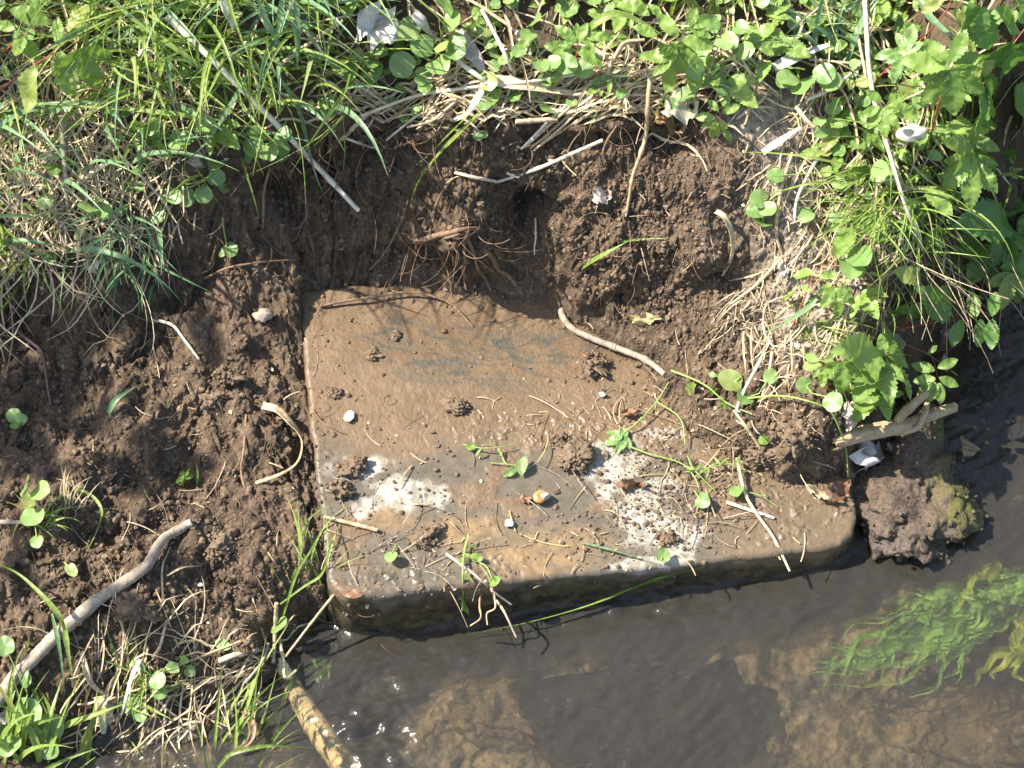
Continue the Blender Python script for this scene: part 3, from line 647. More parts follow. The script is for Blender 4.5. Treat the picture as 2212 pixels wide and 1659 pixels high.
def rsprig(name, label, group, stem, leaves, mat='roundleaf', smat='greenstem', r=1.6, cat="plant"):
    """creeping sprig of round leaves: leaves (px, py, radius px, height)"""
    b = at(*stem[0][:2], 0.0); root = empty(name, b, label, cat, group); P = path(stem, 10 + 4 * len(stem)); mb = MB()
    tube(mb, P, np.full(len(P), r * PX), 6, 0.04, 0.5)
    for l in leaves:
        clear(l[0], l[1], l[2] * 1.15); c_ = at(l[0], l[1], l[3] + (.010 if l[3] > .02 else 0)); k = int(np.argmin(np.linalg.norm(P - c_, axis=1))); d = c_ - P[k]; d[2] *= 0.4
        if np.linalg.norm(d) < 1e-4: d = np.array([.01, -.01, 0])
        d /= np.linalg.norm(d); L = 2.15 * l[2] * PX; base = c_ - d * L * 0.42
        tube(mb, cr([P[k], (P[k] + base) / 2 + [0, 0, .001], base + d * L * .05], 5), np.full(5, r * .8 * PX), 5, 0, .5, caps=False)
        put_leaf(l[4] if len(l) > 4 else 'round', mat, base, d, upn(.32), L, root)
    mb.build("stem", M[smat], root); return root
def tuft(name, label, group, px, py, n, L, wid, mat='grass', spread=1.0, az=None, e0=(45, 80), bend=70, cat="grass", h=0.0, rad=10, nrep=1):
    """a tuft of grass: every blade from one foot, one mesh"""
    root = at(px, py, h); mb = MB()
    for _ in range(n):
        a = random.uniform(0, 2 * math.pi) if az is None else math.radians(az + random.gauss(0, 40 * spread))
        e = math.radians(random.uniform(*e0)); l = random.uniform(.55, 1.0) * L * PX; fx, fy = random.gauss(0, rad * PX), random.gauss(0, rad * PX); bl = grow([root[0] + fx, root[1] + fy, gz(root[0] + fx, root[1] + fy)], a, e, l, math.radians(random.uniform(.4, 1.2) * bend), 9, curl=random.gauss(0, .6))
        t = np.linspace(0, 1, 9); ribbon(mb, bl, np.interp(t, [0, .3, 1], [.6, 1, .06]) * wid * PX * random.uniform(.6, 1.15), random.uniform(.15, .6), random.uniform(-1.2, 1.2), r=random.random(), roll=random.uniform(-.6, .6))
    return tag(mb.build(name, M[mat], origin=root), label, cat, group)
def grow(p, a, e, L, bend, n, hmin=0.0015, curl=0.0):
    st = L / (n - 1); pts = [np.array(p, float)]; q = pts[0].copy()
    for k in range(n - 1):
        q = q + st * np.array([math.cos(a) * math.cos(e), math.sin(a) * math.cos(e), math.sin(e)]); z = gz(q[0], q[1]) + hmin
        if q[2] < z: q[2] = min(z, q[2] + 0.02)
        pts.append(q.copy()); e -= bend / (n - 1); a += curl / (n - 1)
    return np.array(pts)

def addleaf(mb, kind, base, d, n_, L, wsc=1.0):
    V, Fq = GEN_C[kind][random.randrange(4)]; d = d / np.linalg.norm(d); n_ = n_ - d * n_.dot(d); n_ /= np.linalg.norm(n_); s_ = np.cross(n_, d)
    W_ = base + L * (V[:, :1] * d + V[:, 1:2] * s_ * wsc + V[:, 2:] * n_); r_ = random.random()
    if isinstance(Fq, tuple):
        mb.add(W_, Fq[0], r_); k = mb.n - len(W_); mb.F3.append(Fq[1] + k)
    else: mb.add(W_, Fq, r_)
GEN_C = {k: [GEN[k](300 + q) for q in range(4)] for k in ('round', 'serr', 'oval', 'lance', 'tri')}
def ico(sub, seed, amp=0.35):
    bm = bmesh.new(); bmesh.ops.create_icosphere(bm, subdivisions=sub, radius=1); V = np.array([v.co[:] for v in bm.verts]); Fq = np.array([[v.index for v in f.verts] for f in bm.faces]); bm.free()
    n_ = fbm(V[:, 0] * 1.0 + V[:, 2] * .7 + seed * 5.3, V[:, 1] + V[:, 2] * .6 - seed * 2.2, .8, 3, seed); return V * (1 + amp * n_[:, None]) * np.array([1, 1, .8]), Fq
CR1 = [ico(1, s) for s in range(8)]; CR2 = [ico(2, s + 20, .3) for s in range(6)]
def crumb(mb, p, r, lib):
    V, Fq = random.choice(lib); q = Matrix.Rotation(random.uniform(0, 6.28), 3, Vector((random.gauss(0, 1), random.gauss(0, 1), random.gauss(0, 1)))); mb.add(p + (V @ np.array(q)) * r * np.array([random.uniform(.8, 1.2), random.uniform(.8, 1.2), random.uniform(.7, 1.1)]), Fq)
# ------------------------------------------------------------------ things: sticks, stalks, straws
GS = "dry straws and stalks"
stalk("broken_stick", "thick grey weathered stick with a kinked end lying across the soil from the left edge", "stick",
      [(-60, 1570, .006), (0, 1506, .008), (50, 1446, .010), (100, 1396, .009), (143, 1358, .010), (213, 1293, .009), (283, 1243, .008), (315, 1221, .009), (333, 1188, .011), (352, 1160, .011), (380, 1142, .008), (412, 1128, .005)], 15, 8.5, 'twig', None, .05, [(.42, .16), (.9, .12)], 16, 150, dents=4)
stalk("driftwood_twig", "pale peeled twig curving across the soil onto the slab", "twig",
      [(1210, 668, .007), (1218, 690, .008), (1240, 712, .008), (1287, 733, .008), (1337, 752, .008), (1387, 772, .007), (1418, 792, .006), (1438, 810, .003)], 7.5, 6.5, 'twig', None, .05, [(.55, .3), (.75, .35)], 9, 44, dents=2)
# broken reed-like trunk piece beside the mossy stone
root = empty("driftwood", at(1900, 940, 0), "broken tan driftwood stalk with forked tip resting on the mossy stone", "driftwood")
mb = MB(); P = cr([atz(1806, 952, .085), atz(1860, 938, .085), atz(1920, 926, .082), atz(1960, 918, .078), atz(2012, 897, .070), atz(2062, 880, .062)], 40)
tt = np.linspace(0, 1, 40); tube(mb, P, np.interp(tt, [0, .5, .58, .62, .75, 1], [18, 17, 18, 13, 12.5, 11]) * PX, 28, .02, .5, [(.5, .18), (.57, .2)], caps=True, groove=.07); mb.build("trunk", M['wood'], root)
mb = MB(); P = cr([atz(1940, 908, .088), atz(1952, 893, .097), atz(1972, 875, .103), atz(1992, 858, .105), atz(2016, 843, .104)], 22); tube(mb, P, np.linspace(10, 8.5, 22) * PX, 20, .02, .4, [(.35, .35), (.42, .2)], groove=.08); mb.build("branch", M['wood'], root)
mb = MB(); P = cr([atz(1950, 934, .080), atz(1980, 925, .080), atz(1992, 906, .082), atz(2000, 888, .082), atz(2003, 872, .080)], 20); tube(mb, P, np.linspace(7, 6, 20) * PX, 16, .02, .6, [(.3, .35), (.7, .2)], groove=.08); mb.build("branch", M['wood'], root)
mb = MB(); ctr = atz(1806, 952, .085); ax = atz(1860, 938, .085) - ctr; ax /= np.linalg.norm(ax)
for k in range(13):
    a = k / 13 * 6.283 + random.uniform(-.2, .2); S_ = np.cross(ax, [0, 0, 1]); S_ /= np.linalg.norm(S_); N_ = np.cross(S_, ax); o_ = (math.cos(a) * S_ + math.sin(a) * N_) * 18 * PX; l = random.uniform(4, 17) * PX
    ribbon(mb, cr([ctr + o_ + ax * .004, ctr + o_ * 1.05 - ax * l * .5, ctr + o_ * random.uniform(.8, 1.2) - ax * l], 5), [.0045, .0042, .0035, .0025, .001], .3, 0, up=tuple(o_ / np.linalg.norm(o_)), r=random.random(), thick=.0012)
mb.build("splinters", M['wood'], root)

stalk("long_stalk", "long bleached stalk with a joint, leaning from the upper left grass over bare soil", "stalk",
      [(360, 35, .05), (470, 140, .045), (558, 228, .035), (640, 312, .035), (700, 375, .045), (775, 455, .03)], 7, 5, 'palestraw', GS, .05, [(.53, .5), (.85, .3)], 8, 40)
stalk("bent_stalk", "thin pale straw bent at an obtuse angle across the dark bank face", "stalk", [(1302, 303, .012), (1240, 330, .014), (1167, 362, .014), (1110, 381, .014), (1075, 392, .014), (1068, 391, .014), (1030, 384, .016), (983, 373, .012)], 4, 3.4, 'palestraw', GS, .05, [(.3, .3)], 7, 40)
stalk("straw", "short pale straw stub lying against the bent straw", "straw", [(1095, 373, .017), (1122, 382, .014)], 4, 4, 'palestraw', GS)
stalk("hanging_twig", "thin knobbly yellowish twig hanging down over the bank's soil face", "twig", [(1402, 165, .03), (1399, 230, .025), (1396, 290, .022), (1383, 340, .018), (1369, 385, .014), (1360, 430, .012), (1353, 467, .006)], 5, 3, 'wood', GS, .15, [(.2, .4), (.45, .5), (.7, .4)], 7, 40, dents=3)
for k, (a, b, h) in enumerate([((1242, 222), (1134, 318), .02), ((1252, 226), (1146, 320), .018), ((1262, 228), (1152, 326), .016), ((1230, 222), (1126, 322), .018), ((1282, 240), (1160, 318), .014)]):
    stalk("straw", "straw in the bundle of parallel straws slanting over the bank's lip", "straw", [(*a, h), ((a[0] + b[0]) / 2 + random.uniform(-4, 4), (a[1] + b[1]) / 2, h + .004), (*b, h - .004)], 3.4, 2.4, ['straw', 'wood', 'straw', 'palestraw', 'straw'][k], "bundle of straws at the lip", .08)
ST = [
 ("straw stub lying level beside the straw bundle", [(1114, 263, .012), (1204, 257, .014)], 5.5, 5, 'straw'),
 ("long thin straw running along the bank's lip under the small leaves", [(780, 250, .02), (900, 207, .02), (1010, 190, .02), (1137, 177, .02), (1250, 160, .02)], 4, 3, 'palestraw'),
 ("pale jointed stem sloping down to the big dry reed leaf", [(967, 110, .025), (1000, 140, .024), (1027, 160, .022), (1052, 178, .02)], 5.5, 5, 'palestraw'),
 ("thin bleached stem crossing in front of the bark strip", [(1040, 20, .03), (1070, 75, .03), (1092, 120, .03), (1104, 150, .02)], 4, 4, 'palestraw'),
 ("straw slanting up from the recess to the middle of the lip", [(737, 300, .012), (770, 268, .014), (800, 240, .016)], 6, 5, 'straw'),
 ("looping white straw at the recess below the long stalk", [(744, 297, .01), (775, 308, .012), (812, 317, .012), (850, 290, .014), (904, 248, .016), (940, 240, .012)], 3.2, 2.4, 'palestraw'),
 ("straw hanging beside the white grass strip", [(988, 215, .02), (960, 240, .02), (930, 262, .015), (880, 275, .01)], 3.5, 2.6, 'straw'),
 ("long pale stalk running down through the plants of the right bank", [(1868, -10, .05), (1873, 80, .045), (1878, 150, .04), (1892, 233, .04), (1907, 285, .04), (1922, 333, .04), (1940, 395, .04), (1962, 460, .03), (1984, 510, .02), (1992, 540, .012)], 5.5, 3.5, 'palestraw'),
 ("thin pale stalk leaning against the right bank's long stalk", [(1850, 60, .03), (1868, 150, .03), (1880, 215, .02)], 3.5, 3, 'straw'),
 ("curved straw lying on the slab's upper left soil", [(333, 690, .006), (373, 703, .007), (400, 736, .007), (430, 776, .004)], 4, 2.6, 'palestraw'),
 ("pale straw lying across the left edge of the slab", [(700, 1116, .004), (760, 1131, .004), (815, 1145, .004)], 4.2, 4.6, 'straw'),
 ("dry stem over the front edge of the slab, thickest of its tangle", [(964, 1196, .004), (1024, 1240, .006), (1060, 1273, .010), (1104, 1306, .03)], 3, 2.2, 'palestraw'),
 ("dry blade hanging from the slab's front edge down to the water", [(1048, 1255, .006), (1068, 1290, .035), (1090, 1323, .05), (1115, 1376, .03)], 2.8, 2.0, 'straw'),
 ("curly dry wisp hanging down the slab's front face", [(1064, 1272, .008), (1040, 1285, .04), (1036, 1310, .05), (1038, 1335, .045), (1016, 1352, .03)], 2.4, 1.6, 'wood'),
 ("s-shaped dry wisp hanging beside the drooping green sprig", [(1066, 1276, .008), (1070, 1312, .05), (1052, 1325, .045), (1053, 1350, .04)], 2.2, 1.6, 'straw'),
 ("grey upright stalk standing in the shaded straw at the left", [(133, 250, .03), (138, 320, .028), (142, 390, .025), (147, 446, .015)], 6, 5, 'twig'),
 ("long straw lying over the right part of the slab to its front edge", [(1592, 990, .012), (1608, 1060, .010), (1632, 1106, .006), (1668, 1156, .005), (1690, 1200, .008), (1706, 1234, .03)], 4, 2.5, 'straw'),
 ("short straw lying level on the right part of the slab", [(1570, 1085, .004), (1620, 1102, .004), (1672, 1119, .004)], 4, 3, 'palestraw'),
 ("straw stuck slanting in the soil heap on the slab", [(1585, 886, .008), (1612, 922, .012), (1645, 970, .006)], 3, 4, 'straw'),
 ("straw leaning on the upper half of the mossy stone", [(1918, 958, .012), (1950, 1005, .010), (1990, 1053, .006)], 4.5, 3.5, 'straw'),
 ("straw lying down the lower half of the mossy stone", [(1925, 1106, .006), (1948, 1146, .006), (1980, 1198, .006)], 3.2, 3, 'palestraw'),
 ("upright tan straw at the water's edge left of the slab", [(597, 1303, .03), (594, 1370, .02), (590, 1432, .012)], 4.5, 4, 'straw'),
 ("long straw leaning from the slab's corner towards the water plants", [(722, 1284, .05), (680, 1336, .045), (617, 1418, .02)], 3.2, 2.4, 'straw'),
 ("hooked straw dipping into the water above the submerged rod", [(604, 1383, .02), (612, 1425, .02), (617, 1463, .02), (640, 1448, .02)], 4, 3, 'straw'),
 ("thick grey stem piece lying at the foot of the left soil", [(473, 1428, .008), (510, 1414, .010), (557, 1403, .010)], 6, 5.5, 'straw'),
 ("brown straw crossing the pale stem piece at the water's edge", [(380, 1440, .008), (450, 1412, .016), (520, 1385, .012)], 3, 2.4, 'wood'),
 ("twig slanting from the water's edge past the straws at the slab corner", [(530, 1475, .01), (566, 1430, .02), (580, 1390, .02)], 3.4, 2.6, 'twig'),
 ("pale straw leaning steeply on the grey stick in the lower left", [(330, 1420, .008), (346, 1395, .012), (360, 1340, .010)], 3.4, 2.8, 'straw'),
 ("straw poking from the moneywort clump at the left edge", [(-10, 1128, .012), (60, 1128, .012)], 5, 4, 'twig'),
 ("slanting straw half buried in the litter of the right bank", [(1690, 555, .006), (1640, 610, .008), (1575, 660, .006)], 4, 3, 'straw'),
 ("pale angular straw bent over beside the round leaf on the right bank", [(1645, 775, .01), (1612, 835, .016), (1593, 880, .012), (1598, 890, .008)], 3.6, 3, 'palestraw'),
 ("thin tan straw standing in the litter above the round leaf", [(1668, 760, .006), (1660, 810, .012), (1645, 860, .006)], 3, 2.6, 'straw'),
 ("long curved straw flowing down the dry slope of the right bank", [(1712, 330, .01), (1690, 400, .01), (1680, 460, .012), (1678, 510, .008), (1688, 545, .004)], 4, 3.4, 'straw'),
 ("second curved straw flowing down the right slope, nearer the grass tuft", [(1790, 300, .012), (1750, 370, .012), (1722, 430, .012), (1716, 480, .006)], 4, 3, 'palestraw'),
 ("pale forked stem between the round leaves and the grass tuft", [(1720, 230, .012), (1745, 262, .012), (1775, 285, .010)], 5, 4, 'palestraw'),
 ("thin straw slanting through the top left grass beside the long stalk", [(530, 90, .04), (555, 180, .035), (562, 225, .03)], 3.5, 3, 'straw'),
 ("long straw in the top middle slanting up to the right", [(605, 140, .03), (680, 85, .04), (740, 45, .04)], 5, 4, 'straw'),
 ("tan straw slanting steeply through the shaded grass at far left", [(0, 235, .02), (45, 210, .025), (90, 180, .03)], 4, 3, 'wood'),
 ("pair-like pale straw low in the shaded grass, ending above the bare soil", [(255, 330, .02), (310, 385, .02), (365, 450, .015)], 3.2, 2.4, 'palestraw'),
 ("stout tan straw lying diagonally in the shaded grass", [(170, 395, .015), (215, 362, .02), (262, 335, .018)], 6, 5, 'straw'),
 ("thin straw slanting through the leaves at the upper right, pale", [(1745, 215, .03), (1790, 195, .03), (1835, 162, .03)], 3.5, 3, 'palestraw'),
 ("straw lying over the tips of the serrate leaves above the bank's lip", [(1312, 160, .025), (1330, 120, .03), (1350, 92, .03), (1392, 86, .03)], 4.5, 3.5, 'straw'),
]
for lab, pts, r0, r1, mt in ST: stalk("straw", lab, "straw", pts, r0, r1, mt, GS, .06, [(random.uniform(.2, .8), .3)], 7)

# broad dry strips and reed leaves
GD = "dry strips and reed leaves"
BL_ = [
 ("dry_reed_leaf", "broad dry reed leaf lying along the middle of the bank's lip", [(1045, 172, .018), (1090, 180, .02), (1137, 187, .02), (1200, 197, .018), (1262, 206, .014)], 30, 'straw', .5, .3),
 ("grass_strip", "white dry grass strip standing out against the soil at the lip", [(1042, 195, .03), (1024, 224, .03), (1004, 255, .02)], 15, 'palestraw', .3, .2),
 ("dry_strip", "broad white dry strip slanting among the leaves of the upper right", [(1672, 148, .015), (1705, 132, .02), (1745, 115, .02), (1790, 98, .02)], 27, 'paleleaf', .5, .3),
 ("dry_stalk", "curled dry leaf sheath standing on the clod of the right bank", [(1546, 457, .01), (1563, 468, .018), (1577, 495, .02), (1582, 530, .018), (1578, 560, .014), (1560, 596, .006)], 14, 'straw', .5, 1.0),
 ("dry_leaf_strip", "twisted pale leaf strip curling like a hook on the left soil", [(567, 876, .008), (600, 886, .012), (626, 912, .014), (646, 938, .014), (652, 965, .014), (640, 1000, .014), (605, 1024, .012), (552, 1043, .006)], 22, 'straw', .25, 2.9),
 ("bark_strip", "pale fibrous bark strip among the round leaves at the top", [(985, 70, .02), (1005, 100, .022), (1028, 128, .02), (1042, 152, .016)], 40, 'deadleaf', .35, .1),
 ("dry_strip", "white split stem strip beside the top round leaves", [(893, 28, .03), (915, 55, .03), (936, 82, .025)], 26, 'paleleaf', .4, .2),
 ("dry_strip", "tan folded strip slanting down below the lip's round leaves", [(948, 185, .012), (975, 205, .014), (1006, 235, .012)], 22, 'straw', .4, .4),
 ("dry_strip", "white pointed strip lying by the wet grass at the lower left", [(214, 1504, .014), (220, 1540, .016), (224, 1585, .010)], 26, 'paleleaf', .3, .6),
 ("dry_strip", "long white blade leaning over the wet moneywort at the lower left", [(303, 1425, .02), (284, 1465, .03), (262, 1545, .02)], 9, 'palestraw', .3, .3),
 ("dry_strip", "tan strip among the upper left grass blades, curled like a ribbon", [(300, 118, .03), (320, 108, .035), (345, 128, .03), (380, 150, .02)], 15, 'palestraw', .5, 2.2),
 ("dry_strip", "pale strip standing at the very top beside the blue-green grass", [(480, 0, .05), (492, 30, .045), (505, 62, .03)], 18, 'palestraw', .4, .5),
 ("dry_strip", "tan dry leaf lying level in the shaded grass under the serrate leaves", [(160, 195, .02), (195, 190, .025), (237, 196, .02)], 17, 'straw', .6, .4),
 ("dry_strip", "bleached split strip lying in the litter at the top of the right slope", [(1648, 330, .008), (1690, 302, .012), (1730, 275, .012)], 17, 'paleleaf', .4, .3),
 ("curled_root", "dark grooved stem curled in a half ring at the wet lower edge", [(528, 1535, .012), (543, 1560, .014), (546, 1585, .014), (533, 1608, .012), (505, 1620, .010)], 17, 'brownleaf', .7, .3),
 ("split_stem", "orange-tipped split stem bending down into the wet grass", [(176, 1410, .01), (184, 1440, .014), (193, 1470, .014), (212, 1492, .012), (243, 1508, .008)], 13, 'straw', .7, .6)]
for nm, lab, pts, wd, mt, fo, tw in BL_: blade(nm, lab, nm.split('_')[-1] if nm != "dry_stalk" else "stalk", pts, wd, mt, GD, fo, tw, (.75, 1.0, .35), thick=.0008)

# single green blades that stand out
GB = "single green grass blades"
GBL = [
 ("wide blue-green blade hanging at the top, rightmost of the broad three", [(640, -10, .06), (641, 60, .06), (643, 110, .05), (642, 152, .03)], 17, 'bluegrass'),
 ("wide blue-green blade hanging at the top, middle of the broad three", [(612, -5, .06), (605, 50, .055), (594, 100, .04)], 15, 'bluegrass'),
 ("wide blue-green blade hanging at the top, leftmost of the broad three", [(558, 0, .06), (575, 45, .055), (600, 90, .045), (614, 110, .03)], 13, 'bluegrass'),
 ("long green blade lying level across the shaded straw", [(455, 262, .05), (400, 250, .055), (300, 238, .055), (180, 230, .05), (65, 222, .04)], 11, 'grass'),
 ("green blade arching down over the soil recess", [(560, 120, .05), (600, 165, .055), (640, 225, .06), (660, 290, .06), (672, 345, .05), (690, 400, .04), (712, 442, .02)], 10, 'bluegrass'),
 ("long blade slanting from the long stalk down to the left", [(540, 150, .05), (500, 225, .055), (440, 315, .05), (370, 360, .03)], 11, 'bluegrass'),
 ("green blade bending down beside the blade over the recess", [(550, 130, .05), (575, 190, .06), (600, 235, .055), (618, 270, .04)], 9, 'grass'),
 ("blade slanting from upper left to the long stalk's joint", [(240, 0, .06), (300, 50, .06), (400, 120, .055), (480, 180, .04), (530, 220, .03)], 12, 'grass'),
 ("thin green blade rising from the lip over the dark bank face", [(1034, 245, .03), (1000, 280, .035), (950, 330, .03), (905, 390, .025), (886, 440, .012)], 9, 'grass'),
 ("thinner green blade rising from the lip beside a longer one", [(1010, 250, .03), (960, 300, .03), (920, 340, .025), (868, 380, .012)], 5, 'grass'),
 ("bright cut blade lying on the clods of the right bank", [(1257, 580, .008), (1300, 552, .010), (1355, 522, .012)], 13, 'leaf'),
 ("pale blade continuing along the top of the right clod", [(1340, 522, .010), (1390, 517, .012), (1452, 514, .008)], 6, 'leaf'),
 ("short blue-green blade lying on the left soil", [(235, 892, .004), (252, 862, .012), (297, 832, .016)], 14, 'bluegrass'),
 ("long green blade lying along the slab's front edge in the water", [(1538, 1220, .004), (1475, 1234, .012), (1390, 1262, .02), (1270, 1309, .012), (1140, 1345, .012), (1000, 1373, .006)], 8, 'leaf'),
 ("blue-green blade lying over the slab's front right surface", [(1255, 1172, .003), (1310, 1186, .004), (1370, 1203, .004), (1440, 1226, .003)], 6, 'bluegrass'),
 ("broad arching blade at the top middle, bent over the leaves", [(1265, 70, .05), (1290, 48, .06), (1330, 30, .065), (1380, 45, .06), (1430, 75, .05)], 20, 'grass'),
 ("pale blue-green blade leaning over the litter of the right slope", [(1765, 645, .03), (1740, 668, .03), (1700, 695, .025), (1640, 725, .012)], 12, 'bluegrass'),
 ("long thin blade arching left from the right grass tuft", [(1830, 355, .03), (1790, 348, .04), (1740, 338, .04), (1660, 330, .035), (1598, 329, .03)], 6, 'grass'),
 ("thin blade arching left from the tuft, below a longer one", [(1850, 395, .03), (1800, 394, .035), (1740, 398, .03), (1670, 418, .02), (1612, 438, .012)], 6, 'grass'),
 ("green blade stuck upright in the clods by the hooked strip", [(426, 1050, .001), (426, 1020, .014), (424, 998, .022)], 6, 'grass'),
 ("green blade bowed over the grey stick at the left", [(140, 1362, .02), (128, 1330, .035), (90, 1285, .04), (40, 1240, .035), (-10, 1216, .03)], 11, 'grass'),
 ("blade hanging below the grey stick, brighter of the two", [(140, 1350, .02), (146, 1400, .022), (158, 1475, .012)], 12, 'grass'),
 ("blade hanging below the grey stick, nearer the left edge", [(112, 1325, .02), (128, 1400, .022), (140, 1500, .012)], 9, 'bluegrass'),
 ("long blade arching over the water at the bottom, reaching the submerged rod", [(470, 1660, .02), (500, 1628, .04), (560, 1613, .045), (620, 1611, .04), (680, 1617, .02)], 10, 'grass'),
 ("green blade running up the slab's left edge", [(605, 1305, .02), (655, 1268, .03), (695, 1240, .03), (707, 1190, .02), (705, 1120, .012), (696, 1075, .006)], 6, 'leaf'),
 ("green blade leaning from the wet corner towards the slab's left edge", [(612, 1330, .02), (640, 1240, .03), (670, 1190, .025), (695, 1140, .012)], 7, 'grass'),
 ("thin yellow-green blade curving left of the moneywort in the left soil", [(165, 1055, .012), (200, 1072, .014), (220, 1105, .012), (208, 1150, .01), (183, 1200, .004)], 7, 'leaf'),
 ("pale yellow blade lying on the soil above the grey stick's middle", [(360, 1244, .006), (395, 1226, .010), (436, 1222, .006)], 5, 'straw'),
 ("tall green blade slanting through the serrate leaves at the top right", [(2070, 20, .06), (2100, 100, .06), (2085, 170, .05), (2050, 250, .03)], 10, 'grass'),
 ("broad blue-green blade crossing the top right corner", [(1985, 0, .06), (2010, 40, .06), (2045, 70, .055), (2085, 105, .045)], 18, 'bluegrass'),
 ("thin upright blade at the right edge above the dark water", [(2165, 500, .02), (2150, 430, .03), (2130, 370, .03), (2100, 330, .03)], 8, 'bluegrass'),
 ("green blade slanting up among the upper right leaves", [(2020, 260, .02), (2050, 170, .05), (2080, 90, .06), (2095, 60, .06)], 9, 'grass')]
for lab, pts, wd, mt in GBL: blade("grass_strand", lab, "grass blade", pts, wd, mt, GB, .35, random.gauss(0, .5))

# roots
GR = "roots in the soil"
stalk("purple_root", "smooth purple root curving down over the left soil", "root", [(38, 648, .006), (24, 672, .008), (25, 698, .009), (52, 727, .010), (88, 757, .010), (97, 790, .010), (103, 835, .008), (110, 876, .003)], 5, 3, 'purple', GR, .03, [(.5, .25)], 8, 40)
RT = [
 ("orange root lying along the upper edge of the slab", [(690, 660, .004), (740, 652, .006), (800, 642, .008), (870, 631, .008), (917, 634, .008), (968, 652, .006), (1003, 682, .005), (1025, 705, .003)], 3.5, 1.6),
 ("stout root at the right of the hanging root tangle", [(1040, 535, .012), (1062, 555, .016), (1078, 580, .018), (1098, 592, .018), (1117, 616, .012)], 7, 4),
 ("forked-looking root in the middle of the hanging root tangle", [(1000, 505, .014), (1020, 540, .02), (1032, 575, .02), (1050, 600, .016), (1062, 628, .010)], 5.5, 2.5),
 ("long thin root hanging from the tangle onto the slab's edge", [(935, 520, .014), (955, 560, .018), (973, 595, .016), (978, 640, .008)], 3, 2),
 ("vertical root strand left of the stout root", [(1000, 520, .016), (1004, 560, .02), (1006, 600, .016), (1008, 625, .01)], 3.5, 2),
 ("root strand curving left out of the tangle", [(1010, 500, .012), (975, 512, .014), (930, 518, .012), (900, 520, .008), (912, 560, .008)], 4, 1.8),
 ("fuzzy root ridge over the top of the tangle", [(905, 520, .012), (950, 508, .018), (1000, 495, .02), (1040, 492, .014)], 7, 4),
 ("thin root slanting down the shaded bank face", [(880, 430, .012), (866, 480, .012), (830, 550, .012), (798, 583, .010)], 2.2, 1.6),
 ("straw-coloured root standing on the lump of the bank face", [(975, 385, .008), (950, 425, .014), (942, 450, .014), (938, 480, .006)], 4, 2.5),
 ("dry root hanging from the left grass over the recess", [(582, 360, .02), (570, 415, .025), (572, 460, .02), (570, 492, .01)], 3.5, 2.5),
 ("purple shoot bent round a leaf in the recess", [(655, 415, .008), (664, 440, .018), (663, 470, .02), (645, 492, .018), (632, 490, .014)], 3, 2.6),
 ("white root tip hanging in the dark hollow of the bank", [(1155, 470, .012), (1158, 510, .02), (1157, 548, .014)], 2.4, 1.6),
 ("long hair-thin root lying on the left soil by the hooked strip", [(530, 895, .004), (528, 960, .006), (524, 1010, .006), (530, 1055, .004)], 3, 1.8),
 ("reddish root slanting across the foot of the recess", [(440, 600, .008), (500, 577, .012), (560, 566, .012), (640, 560, .008)], 3, 1.6),
 ("brown root arching out of the right bank's overhang", [(1330, 270, .01), (1305, 320, .018), (1310, 345, .014)], 3, 2),
 ("root crossing the litter at the foot of the right slope", [(1290, 800, .004), (1275, 775, .008), (1262, 765, .006)], 4, 2)]
for lab, pts, r0, r1 in RT: stalk("root", lab, "root", pts, r0, r1, 'purple' if 'purple' in lab else ('palestraw' if 'white' in lab else 'root'), GR, .12, [(random.uniform(.2, .8), .4)], 6, dents=3)

# dead leaves, chips
dleaf("big bleached dead leaf lying among the grass at the top", (772, 30, .02), (866, 84, .03), 'paleleaf', 'dead', 1.5)
dleaf("grey-brown dead leaf tilted below the big bleached one", (800, 95, .015), (850, 70, .025), 'deadleaf', 'dead', 1.0)
dleaf("crumpled white dead leaf on the lip of the right bank", (1425, 240, .012), (1512, 222, .02), 'paleleaf', 'dead', 1.1)
dleaf("brown curled dead leaf under the crumpled white one", (1400, 268, .010), (1490, 262, .012), 'brownleaf', 'dead', .6)
dleaf("small grey dead leaf stuck on the bare bank face", (1278, 432, .010), (1322, 414, .02), 'deadleaf', 'dead', 1.1)
dleaf("tan curled dead leaf lying on the soil above the slab", (1363, 694, .006), (1420, 684, .012), 'straw', 'dead', .6)
dleaf("grey round dead leaf hanging over the dark water", (1900, 745, .02), (1955, 722, .025), 'deadleaf', 'oval', 1.2)
dleaf("long shrivelled grey leaf hanging below the sprays on the right", (2035, 745, .03), (2050, 690, .04), 'deadleaf', 'dead', .6)
dleaf("lower shrivelled grey leaf by the dark water", (2045, 800, .03), (2040, 765, .03), 'deadleaf', 'dead', .7)
dleaf("grey dead leaf behind the driftwood, leaning on the soil", (1830, 930, .01), (1842, 868, .03), 'deadleaf', 'dead', .8)
dleaf("white crumpled leaf pressed under the driftwood", (1838, 985, .012), (1900, 975, .016), 'paleleaf', 'dead', 1.0)
dleaf("greyish leaf beside the white crumpled one under the driftwood", (1880, 1000, .012), (1935, 962, .016), 'deadleaf', 'dead', .9)
dleaf("tan curved leaf on top of the mossy stone by the driftwood", (1925, 965, .016), (1998, 968, .02), 'deadleaf', 'dead', .6)
dleaf("pale folded leaf on the mossy stone, right of the white one", (1900, 1020, .014), (1960, 990, .016), 'deadleaf', 'dead', .6)
dleaf("brown wet leaf hanging at the slab's right rim", (1790, 1085, .008), (1836, 1035, .02), 'brownleaf', 'dead', 1.1)
dleaf("tan curled leaf beside the brown wet one on the slab", (1740, 1050, .006), (1800, 1085, .010), 'straw', 'dead', .45)
dleaf("brown leaf on the pale patch of the slab", (1330, 1045, .004), (1395, 1050, .010), 'brownleaf', 'dead', .55)
